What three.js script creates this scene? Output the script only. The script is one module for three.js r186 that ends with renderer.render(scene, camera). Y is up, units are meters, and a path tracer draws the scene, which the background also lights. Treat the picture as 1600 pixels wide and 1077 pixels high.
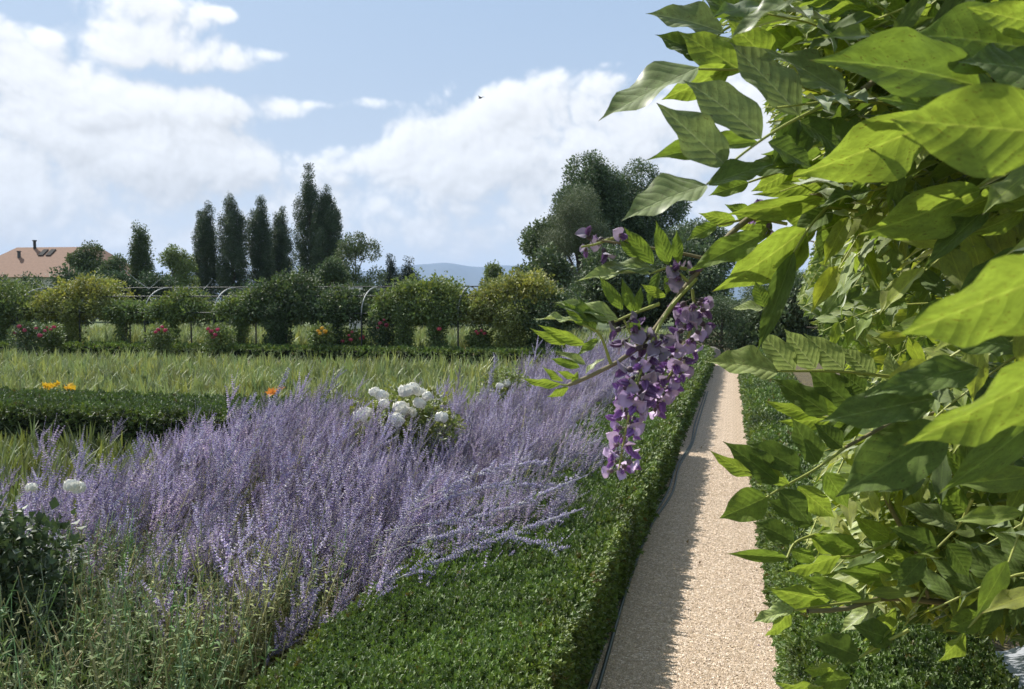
import * as THREE from 'three';
import { mergeGeometries } from 'three/addons/utils/BufferGeometryUtils.js';
import { ImprovedNoise } from 'three/addons/math/ImprovedNoise.js';

// ------------------------------------------------------------------ camera, sky, sun, exposure
const scene = new THREE.Scene();
const FOC = 1331, CX = 800, CY = 538.5;                       // the photograph's focal length and centre, in its pixels
const camera = new THREE.PerspectiveCamera(2 * Math.atan(CY / FOC) * 180 / Math.PI, 1024 / 689, 0.05, 40000);
camera.rotation.order = 'YXZ';
camera.position.set(0, 1.9, 0);
camera.rotation.y = Math.atan(347 / FOC);
camera.rotation.x = -Math.atan(68.5 / FOC);
camera.focus = 1.9; camera.userData.fStop = 18;
camera.updateMatrixWorld(true);
scene.add(camera);

const renderer = new THREE.WebGLRenderer({ antialias: true });
renderer.setSize(1024, 689);
renderer.toneMapping = THREE.LinearToneMapping;
renderer.toneMappingExposure = 1.6;
renderer.shadowMap.enabled = true;

const SUN = new THREE.Vector3(-0.85, 1.0, -0.5).normalize();
const sun = new THREE.DirectionalLight(new THREE.Color(1.0, 0.955, 0.875), 5.0);
sun.position.copy(SUN).multiplyScalar(60); sun.target.position.set(0, 0, 0);
sun.castShadow = true; sun.shadow.mapSize.set(4096, 4096);
Object.assign(sun.shadow.camera, { left: -45, right: 45, top: 45, bottom: -45, near: 1, far: 180 });
sun.shadow.radius = 1;
scene.add(sun, sun.target);

// ------------------------------------------------------------------ helpers
function rng32(a) { return () => { a |= 0; a = a + 0x6D2B79F5 | 0; let t = Math.imul(a ^ a >>> 15, 1 | a); t = t + Math.imul(t ^ t >>> 7, 61 | t) ^ t; return ((t ^ t >>> 14) >>> 0) / 4294967296; }; }
const R0 = rng32(20260);
const V = (x, y, z) => new THREE.Vector3(x, y, z);
const lerp = (a, b, t) => a + (b - a) * t, clamp = (x, a, b) => Math.min(b, Math.max(a, x));
const sstep = (a, b, x) => { const t = clamp((x - a) / (b - a), 0, 1); return t * t * (3 - 2 * t); };
const noise = new ImprovedNoise();
function fbm(x, y, z, o = 4) { let s = 0, a = 0.5, f = 1; for (let i = 0; i < o; i++) { s += a * noise.noise(x * f + i * 7.3, y * f - i * 3.1, z * f + i * 1.7); a *= 0.5; f *= 2.03; } return s; }
const camDir = (px, py) => V((px - CX) / FOC, (CY - py) / FOC, -1).applyQuaternion(camera.quaternion);
const at = (px, py, depth) => camDir(px, py).multiplyScalar(depth).add(camera.position);     // a point that many metres in front of the camera
function groundAt(px, py, y = 0) { const d = camDir(px, py); return d.multiplyScalar((y - camera.position.y) / d.y).add(camera.position); }
function spot(px, depth) { const p = at(px, 470, depth); p.y = 0; return p; }
const inv = camera.matrixWorld.clone().invert();
function project(p) { const q = p.clone().applyMatrix4(inv); return { x: CX + FOC * q.x / -q.z, y: CY - FOC * q.y / -q.z, d: -q.z }; }
const lin = (r, g, b) => new THREE.Color().setRGB(r, g, b);

const used = {};
function numbered(n) { used[n] = (used[n] ?? -1) + 1; return used[n] ? n + '_' + String(used[n]).padStart(3, '0') : n; }
function tag(o, label, category, group, kind) { if (label) o.userData.label = label; if (category) o.userData.category = category; if (group) o.userData.group = group; if (kind) o.userData.kind = kind; return o; }
function thing(name, label, category, group, pos = [0, 0, 0]) { const g = new THREE.Group(); g.name = numbered(name); g.position.set(...pos); scene.add(g); return tag(g, label, category, group); }
function mesh(name, geo, mat, parent, kind) { const m = new THREE.Mesh(geo, mat); m.name = parent ? name : numbered(name); m.castShadow = m.receiveShadow = true; (parent || scene).add(m); if (kind) m.userData.kind = kind; return m; }
function struct(name, geo, mat, label) { const m = mesh(name, geo, mat, null, 'structure'); if (label) m.userData.label = label; return m; }
function copies(name, geo, mat, mats, cols, parent, kind = 'stuff') {
  const m = new THREE.InstancedMesh(geo, mat, mats.length); m.name = parent ? name : numbered(name);
  mats.forEach((x, i) => { m.setMatrixAt(i, x); if (cols) m.setColorAt(i, cols[i]); });
  m.castShadow = m.receiveShadow = true; m.userData.kind = kind; (parent || scene).add(m); return m;
}
const _q = new THREE.Quaternion(), _e = new THREE.Euler();
function xf(p, rx, ry, rz, s) { return new THREE.Matrix4().compose(p, _q.setFromEuler(_e.set(rx, ry, rz)).clone(), typeof s === 'number' ? V(s, s, s) : s); }
function dirQuat(dir, spin = 0) { const q = new THREE.Quaternion().setFromUnitVectors(V(0, 1, 0), dir.clone().normalize()); return q.multiply(new THREE.Quaternion().setFromAxisAngle(V(0, 1, 0), spin)); }
// a frame whose +y runs from a to b and whose +z looks along n
function frameMat(a, b, n, w, l = null, zs = null) {
  const y = b.clone().sub(a), L = y.length(); y.normalize();
  const z = n.clone().addScaledVector(y, -n.dot(y)).normalize(), x = y.clone().cross(z);
  return new THREE.Matrix4().makeBasis(x.multiplyScalar(w), y.multiplyScalar(l ?? L), z.multiplyScalar(zs ?? L)).setPosition(a);
}
function gm(pos, idx, nor, uv, col) {
  const g = new THREE.BufferGeometry(); g.setAttribute('position', new THREE.Float32BufferAttribute(pos, 3)); if (idx) g.setIndex(idx);
  if (uv) g.setAttribute('uv', new THREE.Float32BufferAttribute(uv, 2)); if (col) g.setAttribute('color', new THREE.Float32BufferAttribute(col, 3));
  g.computeVertexNormals(); return g;
}
function strip(g) { for (const k of Object.keys(g.attributes)) if (k !== 'position' && k !== 'normal') g.deleteAttribute(k); return g.index ? g.toNonIndexed() : g; }
function merge(list) { return mergeGeometries(list.map(strip)); }
function paint(g, c) { g = strip(g); const n = g.attributes.position.count, a = new Float32Array(n * 3); for (let i = 0; i < n; i++) { a[i * 3] = c.r; a[i * 3 + 1] = c.g; a[i * 3 + 2] = c.b; } g.setAttribute('color', new THREE.BufferAttribute(a, 3)); return g; }
function tube(pts, r0, r1 = r0, sides = 6, seg = null) {
  const c = pts.length > 1 ? new THREE.CatmullRomCurve3(pts) : null, n = seg ?? Math.max(2, (pts.length - 1) * 4);
  const fr = c.computeFrenetFrames(n), pos = [], idx = [];
  for (let i = 0; i <= n; i++) { const p = c.getPointAt(i / n), r = lerp(r0, r1, i / n); for (let k = 0; k < sides; k++) { const a = k / sides * 6.2832; const v = fr.normals[i].clone().multiplyScalar(Math.cos(a) * r).addScaledVector(fr.binormals[i], Math.sin(a) * r).add(p); pos.push(v.x, v.y, v.z); } }
  for (let i = 0; i < n; i++) for (let k = 0; k < sides; k++) { const a = i * sides + k, b = i * sides + (k + 1) % sides; idx.push(a, b, a + sides, b, b + sides, a + sides); }
  return gm(pos, idx);
}
// a simple folded leaf, base at the origin, tip at +y
function simpleLeaf(L, W, fold = 0.15, bend = 0.12) {
  const p = [0, 0, 0, -W / 2, L * .42, fold * W, 0, L * .45, 0, W / 2, L * .42, fold * W, 0, L, -bend * L];
  return gm(p, [0, 2, 1, 0, 3, 2, 1, 2, 4, 2, 3, 4]);
}
function leafClump(n, spread, L, W, seed, up = 0.3) {
  const r = rng32(seed), out = [];
  for (let i = 0; i < n; i++) {
    const d = V(r() * 2 - 1, r() * 2 - 1 + up, r() * 2 - 1).normalize(), p = d.clone().multiplyScalar(spread * Math.cbrt(r())), s = 0.65 + 0.6 * r();
    const l = simpleLeaf(L * s, W * s, 0.1 + 0.2 * r(), 0.25 * r()); l.applyMatrix4(new THREE.Matrix4().compose(p, dirQuat(d.add(V(r() - .5, r() - .5, r() - .5)), r() * 6.28), V(1, 1, 1))); out.push(l);
  }
  return merge(out);
}
const leafMat = (r, g, b, t = 0.35, coat = 0.15, rough = 0.85) => new THREE.MeshPhysicalMaterial({ color: lin(r, g, b), roughness: rough, transmission: t, thickness: 0, clearcoat: coat, clearcoatRoughness: 0.4, side: THREE.DoubleSide });
const matte = (r, g, b, rough = 0.9, o = {}) => new THREE.MeshStandardMaterial({ color: lin(r, g, b), roughness: rough, side: THREE.DoubleSide, ...o });
function tint(r, spread = 0.25, yellow = 0) { const k = 1 + (r() - .5) * 2 * spread, y = yellow * r(); return lin(k * (1 + y * 0.9), k * (1 + y * 0.35), k * (1 - y * 0.3)); }
function tex(w, h, f, srgb, rep) { const d = new Uint8Array(w * h * 4); for (let y = 0; y < h; y++) for (let x = 0; x < w; x++) { const c = f(x / w, y / h, x, y), i = (y * w + x) * 4; d[i] = clamp(c[0], 0, 1) * 255; d[i + 1] = clamp(c[1], 0, 1) * 255; d[i + 2] = clamp(c[2], 0, 1) * 255; d[i + 3] = 255; } const t = new THREE.DataTexture(d, w, h); t.wrapS = t.wrapT = THREE.RepeatWrapping; t.magFilter = t.minFilter = THREE.LinearFilter; if (srgb) t.colorSpace = THREE.SRGBColorSpace; if (rep) t.repeat.set(...rep); t.needsUpdate = true; return t; }
// noise that repeats over the unit square
function tileNoise(u, v, f, seed) { const a = u * 6.28318, b = v * 6.28318, k = f / 6.28318; return noise.noise(Math.cos(a) * k + seed, Math.sin(a) * k + Math.cos(b) * k * 1.31, Math.sin(b) * k - seed); }

// ------------------------------------------------------------------ sky: air and clouds over the whole dome
{
  const W = 4096, H = 2048, HH = H / 2, F = new Float32Array(W * HH).fill(-1.5), data = new Float32Array(W * H * 4);
  const blobs = [];
  const px = (x, y, rx, ry, s = 1, soft = 0) => { const d = camDir(x, y).normalize(); blobs.push([Math.atan2(d.z, d.x), Math.asin(d.y), rx / FOC, ry / FOC, s, soft]); };
  for (const b of [[215, 22, 80, 42], [285, 18, 50, 34], [195, 42, 48, 24], [250, 70, 100, 34], [330, 92, 78, 30], [195, 85, 40, 20], [345, 20, 28, 14], [78, 62, 22, 17], [425, 84, 30, 10, .7],
    [30, 205, 110, 34], [130, 185, 110, 30], [230, 170, 90, 34], [350, 165, 66, 34], [430, 172, 64, 26], [80, 250, 240, 80, .9], [300, 250, 210, 60, .75], [60, 340, 240, 110, .8], [330, 350, 220, 90, .75], [-140, 280, 150, 90],
    [582, 160, 46, 12, .8], [510, 165, 40, 7, .5],
    [900, 150, 130, 44], [800, 165, 90, 46], [720, 190, 90, 50], [660, 205, 52, 34], [690, 260, 130, 70], [590, 262, 110, 44], [540, 250, 70, 26], [540, 330, 130, 60, .8], [820, 270, 190, 110, .9], [980, 220, 180, 110], [700, 360, 200, 60, .75], [880, 370, 160, 60, .85], [1150, 240, 160, 150], [1300, 300, 150, 120], [1400, 150, 90, 60]]) px(...b);
  const rb = rng32(77);
  for (let k = 0; k < 26; k++) {                                // the same weather all round: banks low down, loose heaps above
    const a = rb() * 6.2832 - 3.14159, view = Math.atan2(camDir(800, 470).z, camDir(800, 470).x); let da = Math.abs(a - view); da = Math.min(da, 6.2832 - da);
    const e0 = 0.05 + 0.22 * rb(), n = 9; if (da < 0.66) continue;
    for (let i = 0; i < n; i++) blobs.push([a + (rb() - .5) * .5, Math.max(.02, e0 + (rb() - .6) * .16), .06 + .12 * rb(), .025 + .05 * rb(), .75 + .25 * rb()]);
  }
  for (let k = 0; k < 16; k++) { const a = rb() * 6.28, e0 = .55 + rb() * .8; for (let i = 0; i < 6; i++) blobs.push([a + (rb() - .5) * .3 / Math.cos(e0), e0 + (rb() - .5) * .14, (.05 + .08 * rb()) / Math.cos(Math.min(e0, 1.4)), .04 + .05 * rb(), .8]); }
  for (const [a, e, rx, ry, s] of blobs) {
    const y0 = Math.max(0, Math.floor((e - ry * 1.7) / Math.PI * H)), y1 = Math.min(HH - 1, Math.ceil((e + ry * 1.7) / Math.PI * H)), cx = (a / 6.28318 + .5) * W, wx = rx / Math.cos(Math.min(1.45, Math.abs(e))) / 6.28318 * W;
    for (let y = y0; y <= y1; y++) for (let x = Math.floor(cx - wx * 1.7); x <= cx + wx * 1.7; x++) {
      const dy = ((y + .5) / H * Math.PI - e) / ry, dx = (x + .5 - cx) / wx, h = (1 - (dx * dx + dy * dy)) * s, i = y * W + ((x % W) + W) % W;
      if (h > -1.5) { const f = F[i], m = Math.max(f, h); F[i] = m + 0.22 * Math.max(0, 1 - Math.abs(f - h) / 0.9) ** 2 * (f > -1.4 ? 1 : 0); }
    }
  }
  const D = new Float32Array(W * HH);
  for (let y = 0; y < HH; y++) {
    const el = (y + .5) / H * Math.PI, ce = Math.cos(el), se = Math.sin(el);
    for (let x = 0; x < W; x++) {
      const f = F[y * W + x]; if (f < -1.2) { D[y * W + x] = -1; continue; }
      const a = ((x + .5) / W - .5) * 6.28318, X = ce * Math.cos(a), Z = ce * Math.sin(a), Y = se * 1.1;
      const wx = .014 * noise.noise(X * 9, Y * 9, Z * 9), wy = .014 * noise.noise(X * 9 + 5, Y * 9, Z * 9 + 3);
      let b = 0, am = .66, fr = 7; for (let o = 0; o < 6; o++) { b += am * (Math.abs(noise.noise((X + wx) * fr, (Y + wy) * fr, (Z - wx) * fr + o * 3.7)) * 1.7 - .38); am *= .6; fr *= 2.1; }
      D[y * W + x] = f + b * 1.25 - .27;
    }
  }
  const sa = Math.atan2(SUN.z, SUN.x), sh = Math.asin(SUN.y);
  for (let y = 0; y < H; y++) {
    const el = ((y + .5) / H - .5) * Math.PI, e = Math.max(0, el), up = Math.sin(e);
    const k = Math.exp(-up * 3.6), k2 = Math.exp(-up * 8);
    for (let x = 0; x < W; x++) {
      const i = (y * W + x) * 4, a = ((x + .5) / W - .5) * 6.28318;
      let r = lerp(.29, .64, k) + .24 * k2, g = lerp(.45, .75, k) + .17 * k2, b = lerp(.70, .87, k) + .08 * k2;
      const cs = Math.cos(e) * Math.cos(sh) * Math.cos(a - sa) + up * Math.sin(sh), gl = .22 * Math.pow(Math.max(0, cs), 6) + .5 * Math.pow(Math.max(0, cs), 60);
      r += gl; g += gl; b += gl * .95;
      if (el > 0) {
        const yy = y - HH, d = D[yy * W + x];
        if (d > -.25) {
          const al = sstep(-.1, .55, d) * .90;
          const ox = 9, oy = 14, q = D[Math.min(HH - 1, yy + oy) * W + (x - ox + W) % W], q2 = D[Math.min(HH - 1, yy + 4 * oy) * W + (x - 3 * ox + W) % W];
          const q0 = D[Math.min(HH - 1, yy + 4) * W + (x - 3 + W) % W];
          let L = .89 + .10 * clamp((d - q) * 1.2, -1, 1) + .13 * clamp((d - q2) * .8, -1, .6) + .08 * clamp((d - q0) * 2.6, -1, 1) - .05 * sstep(.5, 1.6, d);
          L += gl * .5;
          const far = Math.exp(-up * 9) * .45;                    // low clouds pale into the air before them
          const cr = lerp(L * .985, r + .08, far), cg = lerp(L, g + .06, far), cb = lerp(L * 1.02, b + .03, far);
          r = lerp(r, cr, al); g = lerp(g, cg, al); b = lerp(b, cb, al);
        }
      }
      data[i] = r * .66; data[i + 1] = g * .66; data[i + 2] = b * .66; data[i + 3] = 1;
    }
  }
  const t = new THREE.DataTexture(data, W, H, THREE.RGBAFormat, THREE.FloatType);
  t.mapping = THREE.EquirectangularReflectionMapping; t.colorSpace = THREE.LinearSRGBColorSpace; t.magFilter = t.minFilter = THREE.LinearFilter; t.needsUpdate = true;
  scene.background = t; scene.environment = t;
}
scene.fog = new THREE.FogExp2(lin(0.47, 0.67, 1.0), 0.000066);

// ------------------------------------------------------------------ ground, path, hills
const soilMap = tex(512, 512, (u, v) => { const n = .5 + .5 * tileNoise(u, v, 40, 1) + .5 * tileNoise(u, v, 110, 9), m = .5 + .8 * tileNoise(u, v, 12, 4); return [.22 + .14 * n + .05 * m, .19 + .13 * n + .05 * m, .13 + .09 * n]; }, true);
const soilBump = tex(512, 512, (u, v) => { const n = .5 + .45 * tileNoise(u, v, 60, 3) + .4 * tileNoise(u, v, 130, 6); return [n, n, n]; });
{
  const g = new THREE.CircleGeometry(13000, 96); g.rotateX(-Math.PI / 2);
  const uv = g.attributes.uv, p = g.attributes.position; for (let i = 0; i < p.count; i++) uv.setXY(i, p.getX(i) / 900, p.getZ(i) / 900);
  const m = tex(512, 512, (u, v) => { const n = .5 + .9 * tileNoise(u, v, 14, 2) + .4 * tileNoise(u, v, 60, 8); return [.24 + .09 * n, .30 + .08 * n, .14 + .03 * n]; }, true);
  g.translate(0, -0.012, 0);
  struct('ground', g, new THREE.MeshStandardMaterial({ map: m, roughness: 1 }));
  const b = new THREE.PlaneGeometry(60, 60, 60, 60); b.rotateX(-Math.PI / 2); b.translate(-14, 0, -22);
  const q = b.attributes.position, u2 = b.attributes.uv; for (let i = 0; i < q.count; i++) { q.setY(i, -0.004 - .0); u2.setXY(i, q.getX(i) / 2.2, q.getZ(i) / 2.2); }
  struct('garden_soil', b, new THREE.MeshStandardMaterial({ map: soilMap, bumpMap: soilBump, bumpScale: .025, roughness: 1 }));
}
const PL = -0.655, PR = 0.235;
{
  const r = rng32(5), cell = []; for (let i = 0; i < 2600; i++) cell.push([r(), r(), r()]);
  const G = 51, grid = Array.from({ length: G * G }, () => []); cell.forEach((c, i) => grid[Math.floor(c[1] * G) * G + Math.floor(c[0] * G)].push(i));
  const H = new Float32Array(1024 * 1024), T = new Float32Array(1024 * 1024);
  for (let y = 0; y < 1024; y++) for (let x = 0; x < 1024; x++) {
    const u = x / 1024, v = y / 1024, gx = Math.floor(u * G), gy = Math.floor(v * G); let d1 = 9, d2 = 9, id = 0;
    for (let b = -1; b <= 1; b++) for (let a = -1; a <= 1; a++) for (const i of grid[((gy + b + G) % G) * G + (gx + a + G) % G]) {
      let dx = Math.abs(cell[i][0] - u), dy = Math.abs(cell[i][1] - v); dx = Math.min(dx, 1 - dx); dy = Math.min(dy, 1 - dy); const d = Math.hypot(dx, dy) * G;
      if (d < d1) { d2 = d1; d1 = d; id = i; } else if (d < d2) d2 = d;
    }
    H[y * 1024 + x] = sstep(0, .5, d2 - d1); T[y * 1024 + x] = cell[id][2];
  }
  const col = tex(1024, 1024, (u, v, x, y) => { const h = H[y * 1024 + x], t = T[y * 1024 + x], n = .06 * tileNoise(u, v, 9, 3), k = .60 + .20 * h + .20 * (t - .5) + n, w = t > .85 ? .06 : 0; return [k + .085 + w * .3, k + w * .6, k - .095 + w]; }, true);
  const bmp = tex(1024, 1024, (u, v, x, y) => { const h = H[y * 1024 + x]; return [h, h, h]; });
  const gm1 = new THREE.MeshStandardMaterial({ map: col, bumpMap: bmp, bumpScale: .006, roughness: .95 });
  const g = new THREE.PlaneGeometry(PR - PL + .16, 34, 8, 200); g.rotateX(-Math.PI / 2); g.translate((PL + PR) / 2, .004, -11.5);
  const p = g.attributes.position, uv = g.attributes.uv; for (let i = 0; i < p.count; i++) { uv.setXY(i, p.getX(i) / .42, p.getZ(i) / .42); p.setY(i, .004 + .008 * (1 + noise.noise(p.getX(i) * 2.2, 0, p.getZ(i) * 1.3))); }
  g.computeVertexNormals();
  const path = struct('path', g, gm1, 'pale beige gravel path between the clipped box hedges');
  // loose pebbles where the path is near enough to see them
  const peb = new THREE.IcosahedronGeometry(.0058, 0), ms = [], cs = [], rr = rng32(8); peb.scale(1, .6, .8);
  for (let i = 0; i < 30000; i++) { const z = -2.2 - Math.pow(rr(), 1.5) * 9, x = lerp(PL, PR + .05, rr()), s = .55 + 1.0 * rr() * rr(); ms.push(xf(V(x, .012 + .008 * noise.noise(x * 2.2, 0, z * 1.3), z), rr() * 6, rr() * 6, rr() * 6, s)); const t = rr(), k = .72 + .6 * t; cs.push(lin(k, k * .97, k * (.88 + .2 * rr()))); }
  const litter = [[], []]; for (let i = 0; i < 46; i++) { const z = -2.4 - 9 * Math.pow(rr(), 1.4), x = rr() < .7 ? PR + .04 - .22 * rr() * rr() : lerp(PL + .1, PR, rr()); litter[i & 1].push(xf(V(x, .022, z), -1.45 + .3 * rr(), rr() * 6.28, .3 * rr(), .5 + .7 * rr())); }
  copies('fallen_leaves', simpleLeaf(.045, .018, .3, .3), matte(.20, .13, .05), litter[0], null, path); copies('fallen_petals', simpleLeaf(.022, .016, .4, .3), matte(.42, .30, .40), litter[1], null, path);
  copies('gravel', peb, new THREE.MeshStandardMaterial({ color: lin(.54, .44, .325), roughness: .95 }), ms, cs, path);
}
{
  // a wooded range about ten kilometres off
  const pos = [], idx = [], n = 160, rows = 14;
  for (let j = 0; j <= rows; j++) for (let i = 0; i <= n; i++) {
    const px = lerp(420, 1500, i / n), d = 9000 + j / rows * 3600, p = spot(px, d), t = j / rows;
    const crest = 470 - (px < 700 ? lerp(420, 405.5, sstep(560, 690, px)) : px < 760 ? lerp(405.5, 413, sstep(690, 760, px)) : 412 - 5 * Math.sin((px - 760) / 110));
    const top = crest / FOC * 12000 * (.965 + .05 * noise.noise(px * .02, 3, 1));
    const h = top * Math.pow(t, .8) * (1 + .10 * (1 - t) * fbm(px * .03, t * 6, 2, 4)) + (j < rows ? 30 * noise.noise(px * .05, t * 9, 4) * t : 0);
    pos.push(p.x, Math.max(-5, h), p.z);
  }
  for (let j = 0; j < rows; j++) for (let i = 0; i < n; i++) { const a = j * (n + 1) + i; idx.push(a, a + 1, a + n + 1, a + 1, a + n + 2, a + n + 1); }
  for (let i = 0; i <= n; i++) { const px = lerp(420, 1500, i / n), p = spot(px, 14000); pos.push(p.x, -5, p.z); }
  const b = (rows + 1) * (n + 1); for (let i = 0; i < n; i++) { const a = rows * (n + 1) + i; idx.push(a, a + 1, b + i, a + 1, b + i + 1, b + i); }
  struct('hills', gm(pos, idx), matte(.045, .06, .06), 'blue wooded hills on the horizon far behind the garden');
}

// ------------------------------------------------------------------ house behind the trees on the left
{
  const D = 95, c = spot(92, D), t = thing('house', 'distant house with wide red tiled hip roof, mostly hidden by trees', 'house', null, [c.x, 0, c.z]);
  t.rotation.y = Math.atan(347 / FOC) - .12;
  const hw = 8.6, hd = 5, eave = 4.4, ridge = 7.85, rl = 4.9;
  const pos = [-hw, eave, hd, hw, eave, hd, hw, eave, -hd, -hw, eave, -hd, -rl, ridge, 0, rl, ridge, 0], g = gm(pos, [0, 1, 5, 0, 5, 4, 1, 2, 5, 2, 3, 4, 2, 4, 5, 3, 0, 4, 0, 3, 2, 0, 2, 1]).toNonIndexed();
  g.computeVertexNormals(); const uv = []; const P = g.attributes.position; for (let i = 0; i < P.count; i++) uv.push((P.getX(i) + P.getZ(i) * .3) / 1.6, (P.getY(i) * 1.7) / 1.6); g.setAttribute('uv', new THREE.Float32BufferAttribute(uv, 2));
  const rm = tex(256, 256, (u, v) => { const row = (v * 5) % 1, k = .5 + .25 * tileNoise(u, v, 40, 2) + .3 * tileNoise(u, v, 9, 6) - (row < .18 ? .14 : 0); return [.46 + .12 * k, .35 + .10 * k, .285 + .08 * k]; }, true);
  const roof = mesh('roof', g, new THREE.MeshStandardMaterial({ map: rm, roughness: .9 }), t);
  mesh('wall', new THREE.BoxGeometry(hw * 2 - 1.2, eave, hd * 2 - 1.2).translate(0, eave / 2 - .01, 0), matte(.6, .56, .48), t);
  const ch = mesh('chimney', merge([new THREE.CylinderGeometry(.16, .16, 1.2, 10).translate(-2.6, ridge + .1, .2), new THREE.CylinderGeometry(.24, .24, .12, 10).translate(-2.6, ridge + .72, .2)]), matte(.06, .06, .06), roof);
  mesh('vent_pipe', merge([new THREE.CylinderGeometry(.17, .17, .8, 8).translate(-3.4, 6.9, 1.7), new THREE.CylinderGeometry(.24, .24, .1, 8).translate(-3.4, 7.3, 1.7)]), matte(.1, .1, .1), roof);
  for (const x of [-1.0, -.1]) { const s = mesh('skylight', new THREE.BoxGeometry(.55, .12, 1.25), matte(.02, .02, .02, .95), roof); s.rotation.x = Math.atan2(ridge - eave, hd); s.position.set(x, 7.2, 1.02); }
  for (const x of [-6, -3, 0, 3, 6]) { const w = mesh('window', new THREE.BoxGeometry(1.1, 1.3, .1).translate(x, 2.2, hd - .55), matte(.75, .74, .7), t); mesh('pane', new THREE.BoxGeometry(.9, 1.1, .06).translate(x, 2.2, hd - .49), matte(.05, .06, .07, .2), w); }
}

// ------------------------------------------------------------------ trees
const clumpA = [leafClump(22, .42, .17, .12, 3), leafClump(22, .42, .17, .12, 4)];
const barkM = matte(.10, .08, .06, .95);
function tree(o) {
  const r = rng32(o.seed), t = thing(o.name, o.label, o.category || 'tree', o.group, [o.pos.x, 0, o.pos.z]), parts = [];
  t.rotation.y = r() * 6.28 * (o.spin ?? 0);
  const th = o.trunkTop ?? o.h * .6;
  parts.push(tube([V(0, -.1, 0), V(.02 * o.h * (r() - .5), th * .5, .02 * o.h * (r() - .5)), V(0, th, 0)], o.tr, o.tr * .35, 8));
  for (const [x, y, z] of o.lobes) { const y0 = Math.min(th * .95, Math.max(o.h * .12, y * .55)); parts.push(tube([V(0, y0, 0), V(x * .45, lerp(y0, y, .6), z * .45), V(x, y, z)], o.tr * .4, o.tr * .1, 5)); }
  mesh('trunk', merge(parts), o.bark || barkM, t);
  const ms = [[], []], cs = [[], []], w = o.lobes.map(l => l[3] * l[4] + l[4] * l[5] + l[3] * l[5]), W = w.reduce((a, b) => a + b, 0);
  for (let i = 0; i < o.n; i++) {
    let k = 0, q = r() * W; while (q > w[k] && k < w.length - 1) q -= w[k++];
    const [x, y, z, rx, ry, rz] = o.lobes[k], d = V(r() * 2 - 1, r() * 2 - 1, r() * 2 - 1); if (d.lengthSq() > 1) { i--; continue; } d.normalize();
    const s = .55 + .5 * Math.sqrt(r()) + .12 * noise.noise(d.x * 3 + k, d.y * 3, d.z * 3), p = V(x + d.x * rx * s, y + d.y * ry * s, z + d.z * rz * s);
    const b = i & 1; ms[b].push(xf(p, r() * 6, r() * 6, r() * 6, (o.cs ?? 1) * (.7 + .6 * r()))); cs[b].push(tint(r, .3, o.yellow ?? .15));
  }
  const cl = o.clump || clumpA, crown = copies('crown', cl[0], o.mat, ms[0], cs[0], t); copies('foliage', cl[1], o.mat, ms[1], cs[1], t);
  return t;
}
function plume(h, w, seed, base = .06) {      // the upright bundles of a poplar
  const r = rng32(seed), L = []; L.push([0, h * .5, 0, w * .23, h * .42, w * .23]);
  for (let i = 0; i < 18; i++) { const a = i * 2.4 + r(), y = h * (base + .1 + .68 * (i + r()) / 18), t = y / h, rad = w * .30 * Math.pow(Math.sin(Math.PI * Math.pow(clamp(t, .05, .97), .9)), .5) * (.75 + .4 * r()); L.push([Math.cos(a) * rad, y, Math.sin(a) * rad, w * (.10 + .06 * r()), h * (.10 + .09 * r()), w * (.10 + .06 * r())]); }
  for (let i = 0; i < 3; i++) L.push([w * .22 * (r() - .5), h * (.82 + .07 * i), w * .2 * (r() - .5), w * (.14 - .02 * i), h * .1, w * .13]); return L;
}
function round(h, w, seed, n = 12, y0 = .3) {
  const r = rng32(seed), L = [];
  for (let i = 0; i < n; i++) { const a = r() * 6.28, e = r(), rad = w * .5 * Math.sqrt(1 - (e * .85) ** 2) * (.45 + .4 * r()), y = h * lerp(y0, .84, e); const q = w * (.12 + .10 * r()); L.push([Math.cos(a) * rad, y, Math.sin(a) * rad, q, q * .8, q]); }
  L.push([0, h * .86, 0, w * .2, h * .13, w * .2]); return L;
}
function cone(h, w, seed) { const r = rng32(seed), L = []; for (let i = 0; i < 9; i++) for (let k = 0; k < 4; k++) { const t = i / 9, a = k * 1.57 + i * .8 + r(), rad = w * .5 * (1 - t) * .62; L.push([Math.cos(a) * rad, h * (.12 + .8 * t), Math.sin(a) * rad, w * .19 * (1.1 - t), h * .05, w * .19 * (1.1 - t)]); } L.push([0, h * .93, 0, w * .05, h * .07, w * .05]); return L; }
const mBelt = leafMat(.055, .095, .034, .30, .1);
const topY = (py, d) => 1.9 + (470 - py) / FOC * d;
const mPoplar = leafMat(.066, .098, .044, .25, .12), mDark = leafMat(.082, .128, .046, .30, .12), mMid = leafMat(.082, .122, .040, .32, .12), mOlive = leafMat(.105, .138, .058, .28, .08), mFir = leafMat(.030, .055, .036, .12, .05), mLight = leafMat(.135, .19, .05, .36, .12);
for (const [px, d, py, wpx, lab, seed] of [
  [323, 116, 319, 37, 'leftmost dark poplar of the row on the horizon, standing a little apart', 11],
  [365, 112, 304, 42, 'broad dark poplar, second from the left, next to the shorter leftmost one', 12],
  [408, 116, 310, 36, 'slim tall poplar in mid row, merging with the shorter one on its right', 13],
  [440, 120, 329, 34, 'shorter thin poplar in the gap before the tallest pair', 14],
  [487, 108, 263, 44, 'tallest poplar of the row, the left trunk of the tall pair', 15],
  [514, 106, 292, 42, 'tall poplar at the right end of the row, leaning on the tallest one', 16]]) {
  const h = topY(py, d), w = wpx / FOC * d * 1.45;
  tree({ name: 'poplar_tree', label: lab, group: 'poplars on the horizon', seed, pos: spot(px, d), h, tr: .32, trunkTop: h * .8, lobes: plume(h * .955, w, seed), n: 2600, mat: mPoplar, cs: .82, yellow: .1 });
}
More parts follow.
